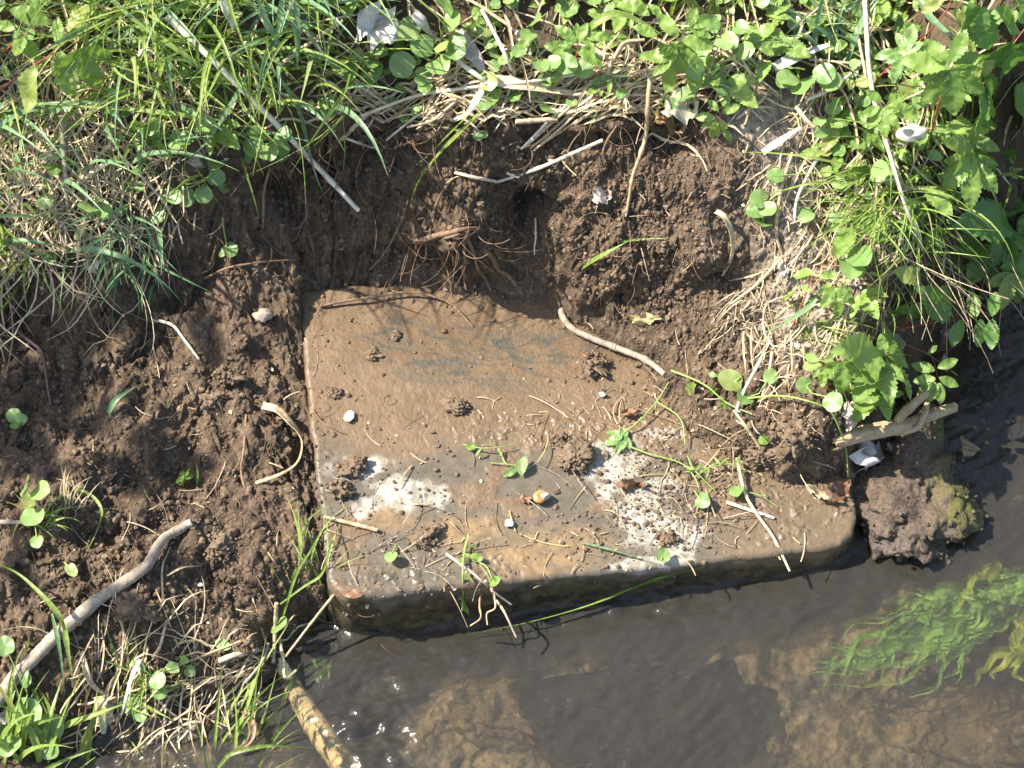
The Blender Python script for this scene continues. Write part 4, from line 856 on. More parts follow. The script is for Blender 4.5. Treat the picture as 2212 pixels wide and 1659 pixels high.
dleaf("small shrivelled leaf lying left of the snail shell", (1120, 1078, .004), (1152, 1074, .008), 'brownleaf', 'dead', .9)
dleaf("dark wet leaf flat on the slab's front left corner", (742, 1285, .003), (785, 1280, .005), 'brownleaf', 'oval', .8)
dleaf("pale dead leaf in the litter of the right slope", (1840, 590, .008), (1862, 625, .014), 'deadleaf', 'dead', .8)
dleaf("grey leaf lying in the litter left of the red-stemmed plants", (1685, 560, .006), (1700, 600, .010), 'deadleaf', 'dead', .9)
dleaf("brown dead leaf in the shaded grass above the recess", (400, 350, .012), (500, 340, .02), 'deadleaf', 'dead', .5)
dleaf("pale dead leaf at the lower edge of the shaded grass", (190, 585, .02), (215, 562, .03), 'deadleaf', 'dead', .9)
dleaf("white crumpled leaf at the lower left edge of the picture", (-10, 1560, .01), (32, 1535, .014), 'deadleaf', 'dead', 1.0)
dleaf("small pale leaf beside the white strip at the lower left", (242, 1560, .008), (236, 1505, .02), 'deadleaf', 'dead', .7)
dleaf("greyish leaf among the serrate leaves at the top middle", (1110, 75, .02), (1160, 90, .02), 'deadleaf', 'dead', 1.0)
dleaf("flat brown leaf half under the hooked green leaf on the slab", (1340, 893, .004), (1385, 888, .010), 'brownleaf', 'dead', .7)
# larger chips and shells
for q_ in [(1640, 255, 55), (1690, 330, 40), (1660, 220, 40), (1700, 430, 35), (1720, 540, 40)]: clear(*q_)
def chip(lab, px_, py_, w_, h_, mat='chip', name="pale_chip", cat="chip", seed=0, flat=.35, hh=.004, group="pale chips"):
    V, Fq = ico(3, 60 + seed, .3); V = V * np.array([w_ * PX / 2, h_ * PX / 2, flat * w_ * PX / 2]); a = random.uniform(-.5, .5); R = np.array(Matrix.Rotation(a, 3, 'Z')) @ np.array(Matrix.Rotation(random.uniform(-.4, .4), 3, 'X'))
    mb = MB(); p = at(px_, py_, hh); mb.add(p + V @ R.T, Fq, .5); return tag(mb.build(name, M[mat], origin=p), lab, cat, group)
chip("white angular chip lying alone on the muddy slab", 755, 898, 24, 36, seed=1)
chip("white rolled chip among the grass of the right bank", 1972, 287, 62, 46, seed=12, flat=.6, hh=.03, mat='chip', name="white_husk", cat="husk")
chip("tiny white chip beside the bent straw on the bank", 1190, 345, 12, 13, seed=3)
chip("brown pebble-like seed in the shaded soil above the slab's corner", 568, 683, 44, 36, 'twig', "seed_husk", "husk", 4, .8, .010)
chip("small white chip on the soil left of the slab's front", 432, 1463 - 200, 12, 10, seed=5)
chip("white fragment lying in the litter below the curled sheath", 1720, 745, 22, 14, seed=6)
chip("small pale chip on the slab by the drooping sprig", 1100, 1130, 20, 18, seed=7)
chip("pale seed on the slab right of the muddy patch", 1302, 852, 15, 12, seed=8, flat=.8)
chip("pale husk on the litter left of the grass tuft on the right bank", 1950 - 1, 310, 20, 18, seed=9)

# snail shell: a spiral whorl tube with a pale mouth
sc0 = at(1167, 1083, .0); root = empty("snail_shell", sc0, "small round orange-brown snail shell lying on the slab", "shell")
mb = MB(); R0 = 19.5 * PX; n_ = 90; th = np.linspace(0, 2.6 * 2 * math.pi, n_); gr = np.exp(-th * .105)
ctr_ = sc0 + np.array([0, 0, R0 * .75]); P = np.stack([ctr_[0] + R0 * .52 * gr * np.cos(th + .4), ctr_[1] + R0 * .52 * gr * np.sin(th + .4), ctr_[2] - .10 * R0 + R0 * .62 * (1 - gr) * .55], -1)
tube(mb, P, R0 * .55 * gr, 18, 0, np.linspace(0, 1, n_).repeat(18) if False else .5)
def m_shell():
    m, nt, out = newmat("shell"); k = NT(nt); tc = k.n("ShaderNodeTexCoord"); n1 = k.noise(130, 4, .6, tc.outputs["Object"])
    col = k.mix(k.ramp(n1, .3, .7), (0.34, 0.145, 0.05), (0.62, 0.34, 0.14)); b = k.bsdf(col, .28, k.bump(n1, .15, .0004), .5); b.inputs["Coat Weight"].default_value = .3; k.l(b.outputs[0], out.inputs[0]); return m
M['shell'] = m_shell(); mb.build("whorls", M['shell'], root)
mb = MB(); d0 = P[0] - P[1]; d0 /= np.linalg.norm(d0); tube(mb, np.array([P[0] - d0 * .001, P[0] + d0 * .0012, P[0] + d0 * .0022]), np.array([.56, .62, .58]) * R0, 18, 0, .5); mb.build("mouth", M['chip'], root)

# clods of soil big enough to lift
GC = "clods of soil"
for k, (lab, px_, py_, r) in enumerate([
 ("dark soil clod lying alone on the muddy slab above the white chip", 722, 850, 15), ("soil clod with root hairs on the slab behind the drooping sprig", 916, 1163, 25),
 ("largest soil clod on the slab, at the left rim of the big pale patch", 1240, 990, 38), ("soil clod on the slab just above the largest one", 1212, 957, 22), ("small clod in the mud near the slab's upper left", 805, 768, 13),
 ("small wet clod near the top of the muddy slab", 857, 727, 11), ("soil clod at the slab's left edge beside the left pale patch", 760, 1012, 24), ("soil clod covering the lower end of the left pale patch", 738, 1060, 22),
 ("flat mud lump on the upper slab right of the white chip", 985, 880, 20), ("rounded grey clod in the left soil near the slab", 492, 815, 26), ("lumpy clod in the left soil below the rounded grey one", 452, 862, 22),
 ("fibrous clod at the twig's end on the soil right of the slab", 1280, 790, 27), ("soil clod at the foot of the pale patch near the front", 1440, 1165, 20), ("clod on the soil heap by the driftwood's broken end", 1720, 935, 40), ("clod at the near side of the soil heap on the slab", 1650, 985, 30),
 ("broad clod on the left soil beside the grey stick", 300, 1320, 40), ("clod in the left soil above the grey stick's kinked end", 470, 1180, 34), ("clod at the wet foot of the left soil", 520, 1395, 24)]):
    V, Fq = ico(5, 200 + k, .5); n_ = fbm(V[:, 0] + V[:, 2] * .5 + k, V[:, 1] + V[:, 2] * .4, .55, 3, k) * .30 + np.abs(fbm(V[:, 0] - V[:, 2] * .6 + k, V[:, 1] + V[:, 2] * .7, .22, 4, k + 50)) * .26; V = V * (1 + n_[:, None]); mb = MB(); p = at(px_, py_, 0)
    sq = np.array([random.uniform(.8, 1.15), random.uniform(.7, 1.0), random.uniform(.5, .75)]); mb.add(p + V * r * PX * .85 * sq + [0, 0, r * PX * .22], Fq, .5)
    for _ in range(int(r * 3)):
        dd = np.array([random.gauss(0, 1), random.gauss(0, 1), abs(random.gauss(0, .8))]); dd /= np.linalg.norm(dd); crumb(mb, p + dd * r * PX * sq * random.uniform(.7, 1.35) + [0, 0, r * PX * .12], .0005 + .0022 * random.random() ** 2.5, CR2)
    tag(mb.build("soil_clod", M['crumb'], origin=p), lab, "clod", GC)

# ------------------------------------------------------------------ plants with serrate leaves
GP = "red-stemmed plants with serrate leaves"
plant("serrate_plant", "red-stemmed plant with serrate leaves in the top left corner", "plant", GP, [[(0, 195, .03), (60, 150, .05), (110, 120, .06), (160, 105, .07)], [(0, 120, .03), (40, 85, .06), (60, 70, .07)]],
      [('serr', (75, 140), (55, 222), .07, .05), ('serr', (130, 108), (150, 190), .08, .06), ('serr', (132, 100), (122, 52), .08, .08), ('tri', (168, 105), (205, 180), .09, .06), ('serr', (60, 75), (30, 110), .08, .06), ('serr', (45, 70), (75, 125), .08, .05), ('serr', (40, 60), (0, 55), .08, .07), ('serr', (90, 20), (60, -10), .08, .08), ('serr', (20, 20), (90, 40), .08, .07), ('serr', (5, 140), (15, 165), .06, .05)])
plant("serrate_plant", "tall plant with the largest hand-shaped leaf at the upper right", "plant", GP, [[(2005, 330, .0), (2020, 250, .05), (2050, 150, .085)]],
      [('palm', (2052, 152), (2062, 232), .09, .075, 1.15), ('serr', (2050, 145), (1970, 132), .092, .085), ('serr', (2056, 142), (2110, 120), .092, .085), ('serr', (2050, 140), (2010, 95), .092, .09), ('serr', (2055, 135), (2080, 80), .092, .09)])
plant("serrate_plant", "plant with a palmate leaf beside the long pale stalk", "plant", GP, [[(1925, 330, .0), (1935, 270, .03), (1908, 238, .05)]],
      [('palm', (1908, 235), (1905, 285), .055, .045), ('tri', (1915, 228), (1975, 245), .055, .05), ('serr', (1902, 230), (1870, 248), .055, .05), ('serr', (1905, 222), (1880, 200), .05, .05)])
plant("serrate_plant", "light green palmate plant halfway down the right edge", "plant", GP, [[(2105, 460, .0), (2100, 400, .04), (2098, 345, .06)]],
      [('palm', (2098, 345), (2090, 430), .065, .05), ('palm', (2098, 330), (2060, 310), .065, .06, .9), ('tri', (2102, 335), (2150, 330), .065, .06), ('tri', (2105, 270), (2102, 310), .06, .055), ('serr', (2100, 268), (2060, 275), .06, .055), ('serr', (2105, 265), (2150, 262), .06, .055)])
plant("serrate_plant", "plant with broad leaves at the right edge over the dark water", "plant", GP, [[(2170, 470, .02), (2180, 500, .05), (2190, 510, .06)]],
      [('palm', (2185, 495), (2145, 560), .07, .06), ('tri', (2195, 505), (2200, 625), .07, .05), ('serr', (2180, 480), (2110, 478), .07, .06), ('serr', (2200, 480), (2240, 520), .07, .05), ('serr', (2170, 470), (2200, 430), .07, .07), ('tri', (2205, 540), (2230, 600), .07, .05)], mat='leafdark')
plant("serrate_plant", "dark toothed leaves drooping at the far right, lowest over the black water", "plant", GP, [[(2150, 540, .02), (2170, 570, .06), (2190, 600, .08)], [(2100, 500, .02), (2120, 520, .05), (2130, 550, .07)]],
      [('tri', (2185, 590), (2170, 650), .08, .06), ('serr', (2195, 600), (2225, 640), .08, .06), ('serr', (2130, 545), (2105, 590), .07, .06), ('tri', (2132, 550), (2140, 605), .07, .055), ('serr', (2170, 565), (2215, 560), .07, .065), ('serr', (2120, 520), (2085, 530), .06, .055)])
plant("serrate_plant", "plant with deep green leaves and red stems in the top right corner", "plant", GP, [[(1920, 140, .02), (1985, 90, .05), (2040, 30, .08), (2060, -10, .09)], [(2110, 200, .03), (2170, 120, .06), (2215, 60, .07)]],
      [('serr', (2060, 20), (2095, 70), .09, .07), ('serr', (2090, 5), (2140, 90), .09, .07), ('serr', (2150, 20), (2200, 55), .09, .07), ('serr', (2130, 15), (2110, 75), .09, .07), ('tri', (2180, 90), (2205, 165), .08, .06), ('serr', (2150, 130), (2110, 160), .07, .06), ('serr', (2200, -5), (2215, 40), .09, .08), ('tri', (2120, 160), (2160, 240), .07, .05), ('serr', (2040, -5), (2000, 20), .09, .08), ('serr', (2190, 200), (2230, 260), .06, .05)], mat='leafdark')
plant("serrate_plant", "greyish three-lobed leaf plant left of the tall hand-shaped leaf", "plant", GP, [[(1870, 200, .0), (1905, 160, .04), (1955, 120, .06)]],
      [('tri', (1950, 120), (1930, 165), .065, .05), ('serr', (1955, 118), (1985, 95), .065, .06), ('serr', (1940, 112), (1900, 120), .06, .05), ('tri', (1960, 112), (1975, 60), .065, .06)], mat='roundleaf')
plant("serrate_plant", "plant spreading serrate leaves over the middle of the top edge", "plant", GP, [[(1440, 200, .0), (1450, 140, .03), (1470, 90, .05)]],
      [('palm', (1460, 95), (1475, 150), .05, .035), ('serr', (1470, 85), (1530, 95), .055, .045), ('serr', (1465, 80), (1430, 40), .055, .055), ('tri', (1450, 130), (1395, 120), .045, .04), ('serr', (1480, 100), (1505, 140), .05, .04), ('serr', (1455, 140), (1440, 190), .04, .02), ('tri', (1490, 60), (1540, 40), .055, .05), ('serr', (1420, 80), (1380, 60), .05, .045)])
plant("serrate_plant", "low plant with serrate leaves above the straw bundle", "plant", GP, [[(1230, 170, .0), (1245, 120, .025), (1250, 80, .04)]],
      [('serr', (1240, 110), (1190, 100), .035, .03), ('serr', (1245, 105), (1290, 130), .035, .03), ('serr', (1248, 95), (1262, 60), .04, .04), ('tri', (1245, 90), (1210, 60), .04, .035), ('serr', (1250, 125), (1250, 160), .03, .02), ('tri', (1260, 80), (1310, 80), .04, .035)])
plant("serrate_plant", "small plant at the overhang below the crumpled white leaf", "plant", GP, [[(1570, 220, .0), (1560, 240, .02), (1548, 270, .025)]],
      [('serr', (1560, 245), (1600, 225), .025, .02), ('tri', (1548, 262), (1540, 305), .03, .015), ('serr', (1545, 255), (1500, 250), .03, .02), ('serr', (1560, 280), (1585, 305), .02, .012), ('serr', (1552, 240), (1530, 215), .03, .03)])
plant("serrate_plant", "plant climbing the litter slope with a red stem and dark palmate leaf", "plant", GP, [[(1710, 710, .0), (1735, 650, .02), (1758, 590, .03)]],
      [('palm', (1805, 622), (1812, 672), .035, .02), ('serr', (1760, 590), (1720, 592), .035, .03), ('serr', (1770, 600), (1800, 590), .035, .03), ('tri', (1712, 635), (1690, 640), .02, .012), ('serr', (1750, 630), (1730, 615), .025, .02), ('serr', (1795, 610), (1770, 640), .03, .025)])
plant("serrate_plant", "plant with the biggest bright leaf rosette beside the driftwood", "plant", GP, [[(1850, 850, .0), (1880, 800, .03), (1905, 775, .05)]],
      [('palm', (1902, 785), (1860, 845), .06, .05), ('tri', (1895, 790), (1888, 860), .06, .04), ('serr', (1905, 775), (1835, 755), .065, .055), ('serr', (1910, 770), (1905, 735), .065, .07), ('tri', (1918, 768), (1968, 765), .065, .06), ('tri', (1900, 840), (1860, 890), .05, .035), ('tri', (1905, 840), (1915, 890), .05, .03), ('serr', (1915, 780), (1960, 800), .06, .05)])
plant("serrate_plant", "reddish-tinged small plant left of the biggest rosette", "plant", GP, [[(1790, 850, .0), (1785, 810, .02), (1775, 785, .03)]],
      [('serr', (1775, 790), (1730, 790), .03, .025), ('tri', (1780, 795), (1775, 840), .03, .015), ('serr', (1770, 780), (1735, 765), .03, .03), ('serr', (1785, 780), (1805, 762), .03, .03), ('tri', (1820, 780), (1815, 840), .035, .02), ('serr', (1820, 775), (1855, 785), .035, .03)])
plant("serrate_spray", "red-stemmed spray of small leaflets reaching right over the dark water", "plant", GP, [[(1938, 712, .03), (1990, 702, .06), (2050, 690, .08), (2140, 682, .10)], [(1938, 712, .03), (1975, 685, .05), (2010, 665, .06)]],
      [('tri', (1975, 650), (1975, 700), .06, .05), ('serr', (2050, 685), (2015, 640), .09, .09), ('serr', (2080, 690), (2060, 735), .09, .07), ('serr', (2110, 685), (2100, 640), .10, .10), ('serr', (2118, 688), (2115, 738), .10, .07), ('serr', (2142, 684), (2150, 640), .10, .10), ('serr', (2144, 688), (2142, 740), .10, .08), ('serr', (2010, 662), (2045, 640), .07, .07), ('serr', (1990, 605), (1950, 590), .05, .05)], mat='leafdark', r=1.9)
plant("serrate_spray", "red-stemmed spray with a drooping fan of leaflets above the driftwood", "plant", GP, [[(1930, 735, .03), (1970, 750, .06), (2012, 772, .075), (2025, 815, .075)]],
      [('serr', (2020, 800), (1980, 790), .08, .075), ('serr', (2025, 795), (2060, 780), .08, .08), ('serr', (2022, 818), (1983, 822), .08, .07), ('serr', (2028, 815), (2062, 830), .08, .07), ('serr', (2022, 825), (1988, 850), .08, .06), ('serr', (2025, 828), (2008, 862), .08, .06), ('serr', (2028, 826), (2032, 864), .08, .06), ('serr', (2005, 765), (2020, 750), .08, .08)], r=1.9)
plant("serrate_plant", "small torn bright leaf standing in the left soil", "plant", GP, [[(395, 1050, .0), (398, 1030, .012), (400, 1020, .016)]], [('tri', (398, 1035), (385, 1015), .016, .016), ('serr', (400, 1035), (420, 1022), .016, .012), ('serr', (396, 1035), (385, 1048), .016, .006)], smat='greenstem')
plant("serrate_sprig", "cut sprig of two serrate leaves lying on the slab", "plant", GP, [[(1082, 975, .003), (1092, 1000, .005), (1115, 1005, .006)], [(1060, 1000, .003), (1092, 1002, .005)]], [('serr', (1125, 1028), (1133, 982), .004, .012), ('serr', (1118, 1010), (1088, 1028), .006, .005)], mat='roundleaf', smat='greenstem', r=1.6)

# creeping plants with round leaves
GL = "creeping sprigs of round leaves"
RS = [
 ("large round-leaved sprig below the top edge, left of the bark strip", [(960, 60, .02), (945, 110, .03), (930, 150, .03), (880, 170, .02)], [(912, 100, 24, .035), (948, 140, 27, .035), (868, 140, 28, .03), (978, 45, 22, .04), (962, 12, 25, .045), (985, 90, 20, .03), (985, 110, 21, .03), (884, 70, 22, .03), (950, 58, 20, .035), (955, 100, 18, .035), (915, 165, 20, .02)]),
 ("sprig of pale round leaves stepping down left of the large one", [(805, 90, .02), (810, 130, .025), (803, 170, .02)], [(812, 108, 20, .03), (800, 135, 18, .03), (815, 150, 16, .025), (795, 165, 17, .02), (823, 112, 15, .025)]),
 ("small round-leaved sprig above the lip at the left of the middle", [(760, 110, .02), (750, 140, .025), (748, 160, .02)], [(745, 130, 22, .03), (756, 158, 18, .025), (735, 150, 16, .025), (772, 120, 14, .02)]),
 ("sprig with round leaves trailing at the edge of the recess", [(620, 260, .015), (590, 300, .02), (560, 330, .02)], [(612, 290, 19, .03), (580, 325, 24, .03), (608, 318, 19, .025), (548, 318, 22, .03), (555, 290, 20, .03), (535, 335, 17, .02), (605, 338, 13, .02)]),
 ("sprig with round leaves lying along the top of the shaded recess", [(480, 350, .015), (440, 390, .02), (380, 415, .02), (350, 430, .015)], [(467, 355, 19, .03), (467, 382, 19, .03), (425, 393, 23, .03), (400, 425, 21, .025), (440, 420, 19, .025), (378, 425, 17, .025), (480, 405, 17, .02, 'oval'), (363, 420, 17, .02), (342, 465, 19, .02)]),
 ("pair of round leaves in the shaded grass at the left", [(225, 440, .01), (210, 450, .02), (202, 455, .022)], [(190, 450, 22, .03), (225, 455, 20, .03), (175, 500, 18, .02, 'oval')]),
 ("round-leaved sprig half hidden by the long level blade", [(330, 300, .015), (318, 278, .02), (300, 270, .02)], [(300, 272, 21, .03), (330, 270, 23, .03), (385, 305, 22, .025), (400, 300, 18, .03), (442, 272, 24, .03)]),
 ("three pale round leaves stacked on the right slope", [(1650, 410, .008), (1648, 450, .012), (1648, 490, .012)], [(1640, 430, 21, .016), (1632, 455, 20, .014), (1660, 452, 18, .016), (1648, 482, 23, .014)]),
 ("cluster of broad pale leaves by the white strip at the upper right", [(1720, 150, .012), (1725, 165, .02), (1730, 180, .02)], [(1702, 170, 25, .03), (1735, 185, 28, .03), (1718, 148, 20, .03), (1692, 175, 18, .025), (1780, 160, 24, .03), (1795, 175, 22, .03)]),
 ("round-leaved cluster on the right slope above the palmate plants", [(1850, 590, .012), (1852, 570, .02), (1845, 550, .025)], [(1858, 555, 29, .04), (1838, 580, 27, .035), (1855, 588, 16, .03)]),
 ("moneywort clump growing in the left soil, near the edge", [(75, 1120, .0), (72, 1090, .015), (60, 1060, .02)], [(56, 1048, 24, .03), (88, 1060, 22, .028), (70, 1116, 24, .02), (62, 1082, 15, .02), (80, 1170, 14, .015)]),
 ("single lobed round leaf lying on the soil at the left edge", [(38, 925, .004), (36, 912, .010), (35, 905, .012)], [(30, 898, 16, .014), (44, 906, 14, .014), (34, 918, 12, .012)]),
 ("single round leaf at the slab's corner above the water", [(590, 1370, .01), (598, 1358, .02), (603, 1352, .025)], [(603, 1352, 22, .03)]),
 ("pale leaf on a bent purple shoot in the recess", [(480, 470, .015), (484, 500, .02), (490, 530, .014)], [(497, 540, 17, .014), (482, 545, 10, .012, 'oval')]),
 ("glossy round leaf at the foot of the right slope", [(1600, 815, .006), (1592, 822, .012), (1585, 826, .012)], [(1577, 822, 27, .016), (1540, 745 + 65, 9, .01, 'oval')]),
 ("rounded leaf hanging beside the glossy one at the right slope's foot", [(1640, 850, .01), (1622, 856, .012), (1615, 858, .012)], [(1608, 858, 20, .016), (1665, 812, 16, .014)]),
 ("round leaf on a yellow-green runner by the large rosette", [(1755, 850, .006), (1745, 838, .012), (1742, 832, .012)], [(1737, 832, 18, .015), (1800, 868, 22, .03)]),
 ("small round leaf on a runner on the right of the slab", [(1600, 1045, .004), (1596, 1052, .008), (1592, 1058, .008)], [(1592, 1060, 17, .010)]),
 ("small round leaf on the slab left of the long straw", [(1500, 1060, .004), (1508, 1072, .008), (1515, 1080, .008)], [(1518, 1082, 17, .009)]),
 ("single bright kidney-shaped leaf near the slab's front", [(855, 1178, .003), (850, 1190, .006), (846, 1198, .008)], [(845, 1202, 14, .010)]),
 ("curled bright leaf near the front of the pale patch", [(1440, 1212, .003), (1436, 1205, .006), (1432, 1202, .008)], [(1433, 1199, 15, .009)]),
 ("torn leaf standing in the left soil below the moneywort", [(140, 1215, .004), (146, 1222, .010), (150, 1226, .012)], [(152, 1228, 17, .014, 'oval')]),
 ("pale leaf lying by the straws at the foot of the left soil", [(455, 1400, .006), (468, 1394, .010), (475, 1390, .012)], [(478, 1391, 17, .012, 'oval')]),
 ("broad round leaves under the grass at the lower left corner", [(60, 1560, .01), (50, 1530, .02), (60, 1500, .02)], [(60, 1540, 30, .02), (110, 1570, 26, .02), (105, 1615, 24, .02), (20, 1610, 24, .02), (10, 1395, 20, .02), (55, 1470, 18, .02, 'oval')]),
 ("small-leaved clump drowning in the wet grass at the lower left", [(300, 1520, .006), (330, 1460, .012), (390, 1430, .012)], [(340, 1470, 18, .02), (300, 1440, 16, .02, 'oval'), (370, 1440, 18, .02, 'oval'), (395, 1425, 14, .02, 'oval'), (345, 1495, 15, .014), (280, 1520, 20, .012), (410, 1450, 12, .016), (305, 1545, 14, .01)]),
 ("round-leaved sprig at the lip beside the straw bundle", [(1215, 215, .008), (1195, 228, .014), (1185, 235, .014)], [(1183, 233, 20, .016), (1235, 222, 12, .02), (1150, 200, 10, .02), (1205, 210, 10, .02)]),
 ("sprig of round leaves hanging from the lip at the recess' right", [(890, 200, .01), (870, 235, .014), (885, 260, .014)], [(873, 257, 10, .018), (900, 235, 12, .02), (865, 190, 12, .02), (846, 218, 11, .02), (1033, 293, 11, .012), (1045, 290, 9, .012)]),
 ("round-leaved sprig in the top middle beside the arching blade", [(1180, 30, .02), (1150, 60, .03), (1170, 130, .02)], [(1155, 45, 20, .03), (1140, 75, 18, .03), (1168, 140, 20, .03), (1195, 135, 17, .03), (1120, 110, 15, .03), (1225, 140, 22, .03), (1260, 150, 20, .025)]),
 ("round-leaved sprig on the pale soil at the top of the right slope", [(1575, 130, .01), (1540, 160, .02), (1510, 190, .02)], [(1500, 150, 24, .03), (1545, 150, 14, .025), (1480, 205, 18, .02), (1560, 190, 20, .02), (1590, 175, 16, .02), (1450, 225, 14, .02), (1610, 110, 20, .03)]),
 ("round-leaved sprig above the right slope near the top edge", [(1570, 60, .02), (1540, 80, .03), (1500, 90, .03)], [(1515, 105, 22, .03), (1570, 90, 24, .03), (1600, 60, 18, .03), (1540, 50, 16, .03)]),
 ("broad-leaved cluster low in the grass of the right bank", [(1890, 440, .012), (1880, 400, .02), (1850, 370, .02)], [(1850, 360, 20, .025), (1900, 370, 24, .03), (1815, 395, 18, .02), (1780, 370, 16, .015), (1740, 465, 18, .01), (1805, 470, 14, .012), (1810, 490, 13, .012), (1675, 380, 18, .015)])]
for lab, stem, lv in RS: rsprig("creeping_plant", lab, GL, stem, lv, smat='greenstem')
# lobed leaf with two long stalks on the slab, and the runner over the right soil
plant("lobed_leaf", "lobed green leaf with long forked stalk on the slab's dirt", "leaf", None, [[(1330, 948, .004), (1380, 910, .010), (1420, 865, .012), (1445, 825, .010)], [(1350, 960, .004), (1400, 980, .006), (1470, 1000, .006), (1500, 1030, .006), (1510, 1055, .005)], [(1420, 868, .012), (1470, 905, .010), (1480, 960, .008)]],
      [('palm', (1355, 945), (1305, 955), .006, .008), ('tri', (1340, 950), (1330, 935), .008, .01)], mat='roundleaf', smat='greenstem', r=2.2)
plant("creeping_runner", "pale green runner crossing the right soil towards the driftwood", "runner", None, [[(1450, 800, .01), (1520, 830, .014), (1570, 870, .014), (1625, 895, .012)], [(1600, 862, .012), (1680, 855, .014), (1740, 865, .014), (1790, 885, .012), (1815, 930, .012), (1828, 975, .012), (1832, 1030, .02)], [(1790, 885, .01), (1808, 860, .014), (1800, 800, .012)]],
      [('oval', (1530, 838), (1548, 850), .014, .012), ('round', (1640, 945), (1665, 955), .010, .008), ('serr', (1505, 830), (1480, 850), .012, .01), ('tri', (1565, 868), (1560, 888), .014, .01)], smat='greenstem', r=2.4)
plant("green_sprig", "limp green sprig with narrow leaves drooping over the slab's front edge", "sprig", None, [[(1010, 1165, .006), (1002, 1200, .008), (1000, 1240, .010), (1000, 1290, .03), (998, 1320, .03)]],
      [('lance', (1000, 1285), (990, 1320), .03, .02), ('lance', (1000, 1285), (1018, 1315), .03, .02), ('lance', (1000, 1290), (1000, 1330), .03, .02), ('lance', (1000, 1300), (985, 1300), .03, .03), ('lance', (1000, 1235), (1025, 1258), .012, .02), ('lance', (1003, 1195), (1030, 1210), .01, .01), ('lance', (1005, 1200), (985, 1215), .01, .01), ('lance', (1010, 1170), (1010, 1150), .01, .014), ('lance', (1010, 1180), (1030, 1180), .01, .01), ('lance', (1000, 1298), (1012, 1335), .03, .02)], smat='greenstem', r=3)
plant("green_sprig", "bright hooked leaf with stalk at the front of the slab beside the limp sprig", "sprig", None, [[(1035, 1215, .004), (1052, 1225, .008), (1062, 1250, .012)]], [('oval', (1015, 1200), (1042, 1208), .006, .010), ('oval', (1055, 1263), (1080, 1248), .012, .02)], smat='greenstem', r=2)
plant("goosegrass_sprig", "tangle of thin green stems with whorled leaves on the right of the slab", "sprig", None, [[(1480, 1020, .006), (1530, 1010, .010), (1590, 1000, .012), (1640, 1000, .01)], [(1500, 1030, .006), (1555, 1000, .012), (1610, 1015, .012)], [(1485, 985, .006), (1500, 1015, .01), (1545, 1060, .008)], [(1600, 1060, .006), (1640, 1070, .008), (1680, 1095, .006)]],
      [('lance', (1500, 1015), (1475, 1005), .012, .012), ('lance', (1500, 1015), (1520, 1000), .012, .014), ('lance', (1530, 1010), (1525, 1035), .012, .01), ('lance', (1555, 1003), (1575, 985), .013, .016), ('lance', (1555, 1003), (1540, 985), .013, .014), ('lance', (1590, 1003), (1615, 1020), .013, .012), ('lance', (1590, 1003), (1600, 980), .013, .016), ('lance', (1630, 1002), (1655, 1000), .012, .012), ('lance', (1540, 1055), (1525, 1065), .01, .01), ('lance', (1640, 1072), (1655, 1062), .01, .01)], smat='greenstem', r=1.6)
plant("green_sprig", "thin forked sprig with small leaves above the cut serrate leaves", "sprig", None, [[(1000, 960, .004), (1040, 968, .008), (1080, 965, .010), (1110, 960, .008)]], [('lance', (1040, 968), (1025, 985), .01, .008), ('oval', (1005, 965), (1030, 965), .006, .008), ('lance', (1075, 965), (1082, 985), .01, .008)], smat='greenstem', r=1.6)

